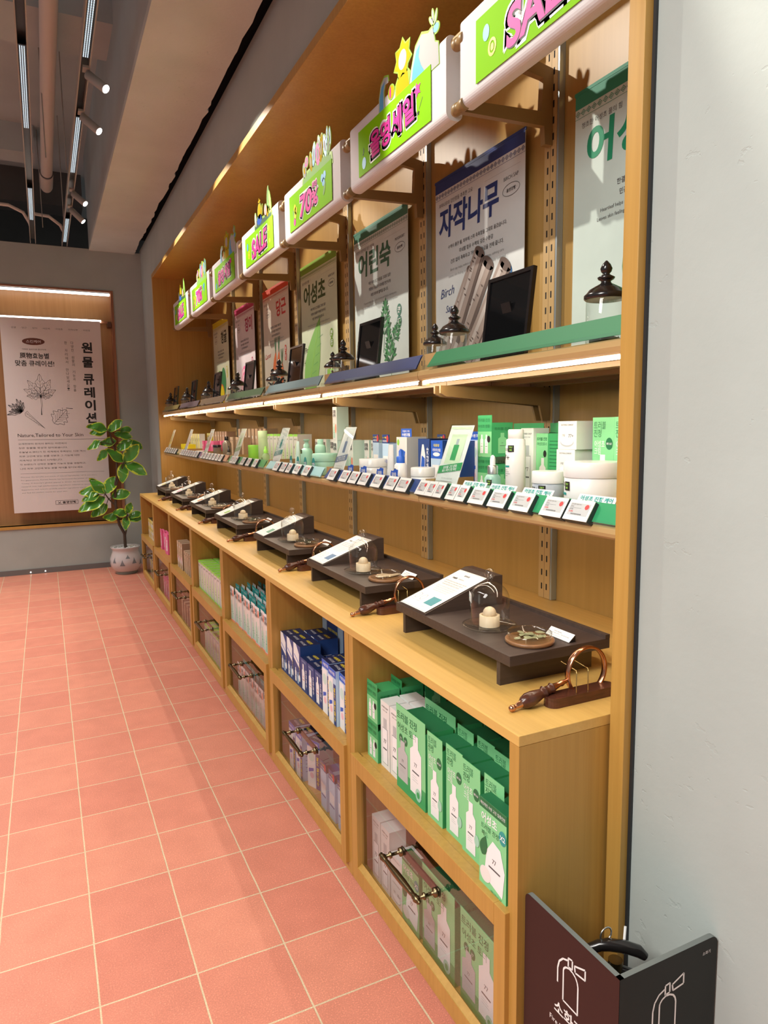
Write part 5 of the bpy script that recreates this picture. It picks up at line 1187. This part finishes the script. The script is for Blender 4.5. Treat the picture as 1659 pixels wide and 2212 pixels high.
t = thing('glass_cloche', (RX + .088, RY[0] - .083, ZR), 'clear glass bell cloche on the ' + WHO[0], 'cloche', 'glass cloches on the risers'); cloche = t; t.scale = (1.14,) * 3
b = MB(); prof = [(.0445, .012)] + [(.045, .014 + .055 * i / 4) for i in range(1, 5)] + [(.045 * math.cos(PI / 2 * i / 9), .069 + .040 * math.sin(PI / 2 * i / 9)) for i in range(1, 9)] + [(.006, .109)]
b.lathe(prof, GLASS, n=40, caps=False)
b.lathe([(.006, .108), (.005, .114), (.008, .118), (.012, .124), (.0125, .130), (.008, .137), (.001, .139)], GLASS, n=20, caps=False); b.build('dome', t)
b = MB(); b.lathe([(.001, .002), (.050, .002), (.061, .008), (.062, .011), (.056, .010), (.046, .0065), (.001, .0065)], GLASS, n=40, caps=False)
b.lathe([(.040, .0), (.040, .002)], GLASS, n=30, caps=False); b.build('glass_tray', t)
b = MB(); b.M = Matrix.Rotation(FACE, 4, 'Z'); b.face((0, 0, .075), (1, 0, 0), (0, 0, 1), .0465); b.poly([(-.034, -.012), (-.004, -.012), (-.004, .008), (-.008, .012), (-.030, .012), (-.034, .008)], PLW, .0); b.text('Touch &', -.019, .004, TEAL, h=.0045, w=.0006); b.text('try it 향기', -.019, -.005, TEAL, h=.0045, w=.0006); b.build('label_sticker', t)
t = thing('wood_diffuser', (RX + .088, RY[0] - .083, ZR + .0078), 'pale wooden cup holding a scent ball, under the cloche on the ' + WHO[0], 'diffuser', 'wooden scent diffusers under the cloches'); diff = t; t.scale = (1.2,) * 3
b = MB(); b.lathe([(.022, 0), (.022, .024), (.017, .024), (.016, .014), (.001, .013)], BEECH, n=28, caps=False); b.build('cup', t)
b = MB(); b.sphere((0, 0, .0275), .0145, BEECH, 20); b.build('scent_ball', t)
t = thing('wooden_coaster', (RX + .108, RY[0] - .225, ZR), 'round brown coaster under the petri dish on the ' + WHO[0], 'coaster', 'round coasters on the risers'); coast = t; t.scale = (1.12, 1.12, 1)
b = MB(); b.lathe([(.050, 0), (.053, .003), (.053, .009), (.050, .010), (.047, .009), (.001, .009)], COAST, n=36, caps=False); b.build('disc', t)
t = thing('petri_dish', (RX + .108, RY[0] - .225, ZR + .0095), 'clear petri dish with dried pieces on the ' + WHO[0], 'dish', 'petri dishes on the coasters'); dish = t; t.scale = (1.12, 1.12, 1)
b = MB(); b.lathe([(.001, .001), (.046, .001), (.046, .016), (.0475, .017), (.0475, .0075)], GLASS, n=36, caps=False); b.lathe([(.001, .0175), (.0472, .0175)], GLASS, n=36, caps=False); b.build('glass_body', t)
def dish_fill(k, t):
    b = MB(); r = random.Random(k + 50); m_ = [mat('dry_leaf_pale', (.42, .42, .24), .8), BEECH, HERB[3], HERB[0], BEECH, HERB[5], BEECH][k]
    for i in range(16 if k != 1 else 5):
        a, q = r.uniform(0, 6.28), r.uniform(.0, .030); b.M = Matrix.Translation((q * math.cos(a), q * math.sin(a), .003 + .0006 * i)) @ Matrix.Rotation(r.uniform(0, 6.28), 4, 'Z') @ Matrix.Rotation(r.uniform(-.15, .15), 4, 'X')
        if k == 1: b.box(-.022, .022, -.010, .010, -.001, .001, m_)
        else: b.prism(leafpts(-.012, 0, .024, .007, 0, 6), -.0004, .0004, m_, 'xy')
    o = b.build('dried_pieces', t); o['kind'] = 'stuff'
t = thing('name_card', (RX + .185, RY[0] - .232, ZR), 'small white name card in a black holder on the ' + WHO[0], 'card', 'small name cards on the risers', FACE + .0); card = t
b = MB(); M = Matrix.Rotation(-math.radians(48), 4, 'X'); b.M = M; b.box(-.044, .044, 0, .0012, 0, .026, PAPERW); b.face((0, -.0003, .013), (1, 0, 0), (0, 0, 1)); b.text('어성초 Heartleaf', -.010, .005, INK, h=.004); b.text('원료를 직접 만져보고 향을 맡아보세요', 0, -.001, INKG, h=.003, wd=.07); b.text('Please touch and smell', -.006, -.007, INKL, h=.003); b.build('printed_card', t)
b = MB(); b.box(-.045, .045, -.002, .022, 0, .001, BLK); b.prism([(0, 0), (.020, .0), (.020, .016)], -.045, -.043, BLK, 'yz'); b.prism([(0, 0), (.020, .0), (.020, .016)], .043, .045, BLK, 'yz'); b.build('holder', t)
# magnifier resting on a small wooden stand
t = thing('magnifying_glass', (1.325, MY[0], ZT), 'copper rimmed magnifying glass with turned wood handle, nearest the camera', 'magnifying glass', 'magnifying glasses resting on wooden stands'); mag = t
ax = Vector((.215, .004, .050)); ang = math.atan2(ax.z, ax.x)
MT = Matrix.Translation((0, 0, .008)) @ Matrix.Rotation(math.atan2(ax.y, ax.x), 4, 'Z') @ Matrix.Rotation(-ang, 4, 'Y')
b = MB(); b.M = MT; b.lathe([(.008, .024), (.013, .030), (.0165, .042), (.0155, .058), (.011, .078), (.010, .084), (.014, .088), (.010, .092), (.0095, .106), (.0125, .110), (.009, .114)], TURN, n=24, axis='x'); b.build('handle', t)
b = MB(); b.M = MT; b.lathe([(.001, -.008), (.006, -.006), (.0078, 0), (.006, .006), (.004, .008), (.0055, .012), (.007, .020), (.008, .025)], COPPER, n=18, axis='x'); b.build('copper_tip', t)
b = MB(); b.M = MT; b.lathe([(.009, .113), (.0075, .120), (.0055, .132), (.007, .138), (.005, .145), (.004, .160)], COPPER, n=18, axis='x'); b.build('copper_ferrule', t)
cx = .212
b = MB(); b.M = MT
n = 44; vs = []; fs = []; prof = [(.0545, -.008), (.0575, -.006), (.0575, .006), (.0545, .008), (.0515, .005), (.0515, -.005)]
for i in range(n):
    a = 2 * PI * i / n
    for r_, y_ in prof: vs.append((cx + r_ * math.cos(a), y_, r_ * math.sin(a)))
q = len(prof)
for i in range(n):
    for j in range(q): fs.append((i * q + j, i * q + (j + 1) % q, ((i + 1) % n) * q + (j + 1) % q, ((i + 1) % n) * q + j))
b.add(vs, fs, COPPER, True); b.build('lens_rim', t)
b = MB(); b.M = MT; vs = [(cx + .0515 * math.cos(2 * PI * i / n), 0, .0515 * math.sin(2 * PI * i / n)) for i in range(n)]; b.add(vs, [tuple(range(n))], GLASS); b.build('lens', t)
t = thing('magnifier_stand', (1.415, MY[0] - .012, ZT), 'dark wooden magnifier stand with brass wire cradle, nearest the camera', 'stand', 'wooden magnifier stands'); mst = t
b = MB(); pts = [(.01 + .02 * math.cos(a), .02 * math.sin(a)) for a in [PI / 2 + PI * i / 10 for i in range(11)]] + [(.16 + .02 * math.cos(a), .02 * math.sin(a)) for a in [-PI / 2 + PI * i / 10 for i in range(11)]]
b.prism(pts, 0, .022, TURN, 'xy'); b.build('base', t, bevel=.003)
b = MB()
for x in (.062, .095): b.tube([(x, -.014, .020), (x, -.014, .068), (x + .003, -.010, .072), (x + .010, .05, .074)], .0013, GOLD, 6)
b.build('wire_cradle', t)
for k in range(7):
    mk_stand(k); dy = RY[k] - RY[0]
    if k:
        copy_tree(riser, (RX, RY[k], ZT), 'dark wooden display riser, the ' + WHO[k])
        copy_tree(cloche, (RX + .088, RY[k] - .083, ZR), 'clear glass bell cloche on the ' + WHO[k]); copy_tree(diff, (RX + .088, RY[k] - .083, ZR + .0078), 'pale wooden cup with scent ball, under the cloche on the ' + WHO[k])
        copy_tree(coast, (RX + .108, RY[k] - .225, ZR), 'round brown coaster under the petri dish on the ' + WHO[k])
        d2 = copy_tree(dish, (RX + .108, RY[k] - .225, ZR + .0095), 'clear petri dish with dried pieces on the ' + WHO[k]); dish_fill(k, d2)
        copy_tree(card, (RX + .185, RY[k] - .232, ZR), 'small white name card on the ' + WHO[k])
        pos = WHO[k].replace('riser', 'one')
        copy_tree(mag, (1.325 + random.uniform(-.01, .01), MY[k], ZT), 'copper rimmed magnifying glass beside the ' + WHO[k], rotz=random.uniform(-.06, .06))
        copy_tree(mst, (1.415, MY[k] - .012, ZT), 'dark wooden magnifier stand beside the ' + WHO[k])
dish_fill(0, dish)

# ---------------------------------------------------------------- potted plant in the corner
t = thing('potted_plant', (0, 0, 0), 'variegated rubber plant in a white glazed pot in the far corner', 'plant'); t.location = (1.16, 5.40, 0)
o0 = Vector((1.16, 5.40, 0))
pp = [(.105, 0), (.112, .012), (.112, .026), (.120, .034), (.148, .070), (.162, .115), (.160, .160), (.142, .210), (.132, .240), (.136, .262), (.150, .282), (.148, .288), (.134, .284), (.125, .262), (.001, .262)]
CERA = mat('glazed_ceramic', (.66, .63, .62), .16, coat=.5); CERG = mat('celadon_foot', (.22, .30, .27), .25, coat=.4); CERB = mat('glaze_brush', (.20, .23, .25), .3, coat=.4)
b = MB(); b.lathe(pp[3:], CERA, n=48, caps=False); b.lathe(pp[:4], CERG, n=48)
def rad(z):
    for (r0, z0), (r1, z1) in zip(pp, pp[1:]):
        if z0 <= z <= z1 and z1 > z0: return r0 + (r1 - r0) * (z - z0) / (z1 - z0)
    return .15
for a0, zb, w_, h_ in ((-1.9, .10, .34, .05), (-1.15, .12, .30, .05), (-2.45, .13, .26, .045), (-1.55, .175, .30, .03), (-.6, .10, .3, .05), (-3.0, .10, .3, .05)):
    rows = 5; vs = []; fs = []
    for i in range(rows + 1):
        z = zb + 1.3 * h_ * i / rows; hw = w_ / 2 * (1 - i / rows) ** 1.3 + .004
        for j in range(7):
            a = a0 - hw + 2 * hw * j / 6; r = rad(z) + .0012; vs.append((r * math.cos(a), r * math.sin(a), z))
    for i in range(rows):
        for j in range(6): fs.append((i * 7 + j, i * 7 + j + 1, (i + 1) * 7 + j + 1, (i + 1) * 7 + j))
    b.add(vs, fs, CERB, True)
b.build('glazed_pot', t)
b = MB(); r = random.Random(4)
for i in range(90):
    a, q = r.uniform(0, 6.28), .125 * math.sqrt(r.random()); b.sphere((q * math.cos(a), q * math.sin(a), .268 + r.uniform(0, .010)), r.uniform(.008, .015), mat('white_pebble', (.62, .62, .58), .8), 6, 1, 1, .7)
o = b.build('pebbles', t); o['kind'] = 'stuff'
STEM = mat('plant_stem', (.07, .045, .03), .8)
ST = [[(1.158, .262), (1.157, .42), (1.112, .517), (1.087, .718), (1.092, .932), (1.12, 1.052), (1.121, 1.204), (1.101, 1.355), (1.06, 1.505)], [(1.163, .404), (1.184, .496), (1.19, .627)], [(1.09, .901), (1.148, 1.051), (1.191, 1.171)], [(1.087, .718), (1.02, .798), (.988, .853)]]
b = MB()
for i, st in enumerate(ST):
    pts = [Vector((x, 5.38 - (.0 if i == 0 else .04 * j / len(st)), z)) - o0 for j, (x, z) in enumerate(st)]; b.tube(pts, [(.016 if i == 0 else .009) * (1 - .6 * j / len(pts)) for j in range(len(pts))], STEM, 8)
b.build('trunk', t)
LG = mat('leaf_green', (.075, .27, .03), .28, coat=.3); LY = mat('leaf_yellow_margin', (.55, .66, .05), .35, coat=.2)
LV = [((1.053, 1.505), (0.849, 1.559)), ((1.053, 1.498), (0.882, 1.485)), ((1.059, 1.49), (1.2, 1.608)), ((1.114, 1.459), (1.292, 1.442)), ((0.984, 1.387), (0.853, 1.319)), ((1.131, 1.387), (0.966, 1.376)), ((1.042, 1.296), (0.938, 1.202)), ((1.172, 1.489), (1.296, 1.525)), ((1.267, 1.381), (1.391, 1.315)), ((1.133, 1.294), (1.29, 1.411)), ((1.191, 1.171), (1.019, 1.319)), ((1.191, 1.171), (1.345, 1.362)), ((1.195, 1.163), (1.41, 1.053)), ((1.186, 1.156), (1.158, 0.971)), ((0.988, 0.853), (0.849, 1.021)), ((0.988, 0.853), (1.107, 1.034)), ((0.948, 0.878), (0.745, 0.889)), ((0.939, 0.848), (0.765, 0.805)), ((0.993, 0.815), (0.726, 0.707)), ((1.01, 0.738), (0.84, 0.639)), ((1.05, 0.812), (1.244, 0.871)), ((1.19, 0.627), (1.045, 0.675)), ((1.19, 0.632), (1.238, 0.755)), ((1.184, 0.604), (1.163, 0.479)), ((1.109, 0.594), (0.954, 0.62)), ((1.21, 0.587), (1.342, 0.648)), ((1.194, 0.573), (1.344, 0.586))]
r = random.Random(11)
def nearest(x, z):
    best = min(((abs(x - a) + abs(z - c), a, c) for st in ST for a, c in st)); return best[1], best[2]
tw = MB()
front = {2, 10, 11, 12, 13, 21, 22, 23, 0}
for i, ((x0, z0), (x1, z1)) in enumerate(LV):
    yb = 5.37; yt = 5.37 - (r.uniform(.03, .07) if i in front else r.uniform(-.06, .02))
    p0 = Vector((x0, yb, z0)) - o0; p1 = Vector((x1, yt, z1)) - o0; d = p1 - p0; L = d.length; d.normalize()
    face = Vector((r.uniform(-.15, .15), -1, .55 + r.uniform(-.2, .3))); sd = d.cross(face).normalized(); nr = sd.cross(d).normalized()
    W = L * (.27 if L > .22 else .30); N = 12; Mw = 6; vs = []; cen = []; mar = []
    for a in range(N + 1):
        q = a / N; ww = W * math.sin(PI * min(1, q ** .85)) ** .8 + .001
        for c in range(-Mw, Mw + 1):
            e = c / Mw; bend = -.10 * L * (q ** 2) * (1 if d.z < .5 else .3)
            vs.append(p0 + d * (L * q) + sd * (ww * e) + nr * (.12 * ww * abs(e) - .01 * math.sin(q * 9 + e * 2)) + Vector((0, 0, bend)))
    K = 2 * Mw + 1
    for a in range(N):
        for c in range(2 * Mw):
            f = (a * K + c, a * K + c + 1, (a + 1) * K + c + 1, (a + 1) * K + c); edge = min(c, 2 * Mw - 1 - c); lim = 1 + r.choice([0, 0, 1]) if i in front or r.random() < .4 else 1
            (mar if edge < lim or a >= N - 1 else cen).append(f)
    b = MB(); b.add(vs, cen, LG, True); b.add(vs, mar, LY, True); b.build('leaf', t)
    sx, sz = nearest(x0, z0); tw.tube([Vector((sx, 5.37, sz)) - o0, p0 + d * .02], .0035, STEM, 6)
tw.build('twigs', t)
# small recessed studs on the skirting, their glint put in as emission
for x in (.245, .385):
    b = MB(); b.lathe([(.001, -.002), (.006, -.002), (.006, 0)], LAMPW, (0, 0, 0), 12, axis='y'); tag(b.build('skirting_stud', None, (x, YB - .0125, .022)), 'tiny stud with painted glint on the grey skirting, ' + ('left one' if x < .3 else 'right one'), 'stud')

# ---------------------------------------------------------------- fire extinguisher behind its folded sign
ZSg = .560
t = thing('fire_extinguisher_sign', (1.278, -1.522, 0), 'folded maroon and charcoal fire extinguisher sign standing on the floor', 'sign')
def panel(name, w_, m_, rot, art):
    b = MB(); h = ZSg; r_ = .014
    pts = [(0, 0), (w_, 0)] + [(w_ - r_ + r_ * math.cos(a), h - r_ + r_ * math.sin(a)) for a in [PI / 2 * i / 5 for i in range(6)]] + [(0, h)]
    if rot: pts = [(-x, z) for x, z in pts][::-1]
    b.M = Matrix.Rotation(rot, 4, 'Z')
    b.prism(pts, 0, .010, GREYE, 'xz')
    b.face((0, 0, 0), (1, 0, 0), (0, 0, 1)); b.poly(pts if rot == 0 else pts, m_, .0004); art(b); return b.build(name, t)
def icon(b, cx, top, s, m_):
    T = lambda x, z: (cx + x * s, top + z * s); w_ = .0035
    b.line([T(-.20, -.38), T(-.19, -.34), T(-.14, -.28), T(-.05, -.24), T(.05, -.25), T(.13, -.29), T(.18, -.36), T(.20, -.44), T(.20, -1.0), T(-.20, -1.0), T(-.20, -.38)], w_, m_, .0008)
    b.line([T(-.07, -.22), T(-.07, -.04), T(.04, -.02), T(.04, -.20), T(-.07, -.22)], w_, m_, .0008); b.line([T(.10, -.08), T(.38, .04), T(.38, -.16), T(.12, -.20), T(.10, -.08)], w_, m_, .0008)
    b.line([T(-.08, -.10), T(-.22, -.16), T(-.32, -.28), T(-.36, -.44), T(-.36, -.74)], w_, m_, .0008)
def art_front(b): icon(b, .115, .512, .100, PAPERW); b.text('소화기', .115, .385, PAPERW, h=.026, bold=.02); b.text('Fire Extinguisher', .115, .352, PAPERW, h=.013)
def art_left(b): icon(b, -.120, .512, .100, PAPERW); b.text('소화기', -.125, .385, PAPERW, h=.028, bold=.02); b.text('Fire Extinguisher', -.125, .350, PAPERW, h=.014)
def art_right(b): art_front(b); b.text('소화기', .210, .535, PAPERW, h=.007)
panel('charcoal_panel', .238, SIGND, 0, art_right)
panel('maroon_panel', .258, SIGNM, -PI / 2, art_left)
t = thing('fire_extinguisher', (1.405, -1.385, 0), 'fire extinguisher with black handle standing behind its folded sign', 'fire extinguisher')
b = MB(); b.lathe([(.062, 0), (.065, .01), (.065, .29), (.058, .32), (.035, .345), (.016, .355), (.016, .37)], mat('extinguisher_red', (.45, .015, .012), .25, coat=.5), n=32); b.build('cylinder', t)
b = MB(); b.lathe([(.018, .365), (.020, .39), (.014, .405), (.014, .45)], BRASS, n=16); b.build('valve', t)
b = MB(); b.tube([(-.045, .03, .466), (-.025, .018, .477), (-.01, .008, .480), (.015, -.008, .478), (.038, -.022, .470), (.048, -.030, .460)], [.010, .011, .012, .012, .012, .008], BLK, 10); b.build('top_lever', t)
b = MB(); b.tube([(-.02, .01, .435), (.0, 0, .43), (.030, -.02, .420), (.040, -.028, .410)], [.010, .012, .011, .009], BLK, 10); b.build('carry_handle', t)
b = MB(); b.tube([(-.012 + .014 * math.cos(2 * PI * i / 16), .015, 0.498 + .014 * math.sin(2 * PI * i / 16)) for i in range(16)], .0018, SILVER, 6, True); b.build('pin_ring', t)
b = MB(); b.tube([(.02, .0, .455), (.036, .012, .500)], .003, PAPERW, 6); b.build('seal_tag', t)
b = MB(); b.tube([(-.014, .0, .39), (-.05, .02, .385), (-.075, .03, .33), (-.075, .03, .15)], .008, BLK, 10); b.build('hose', t)
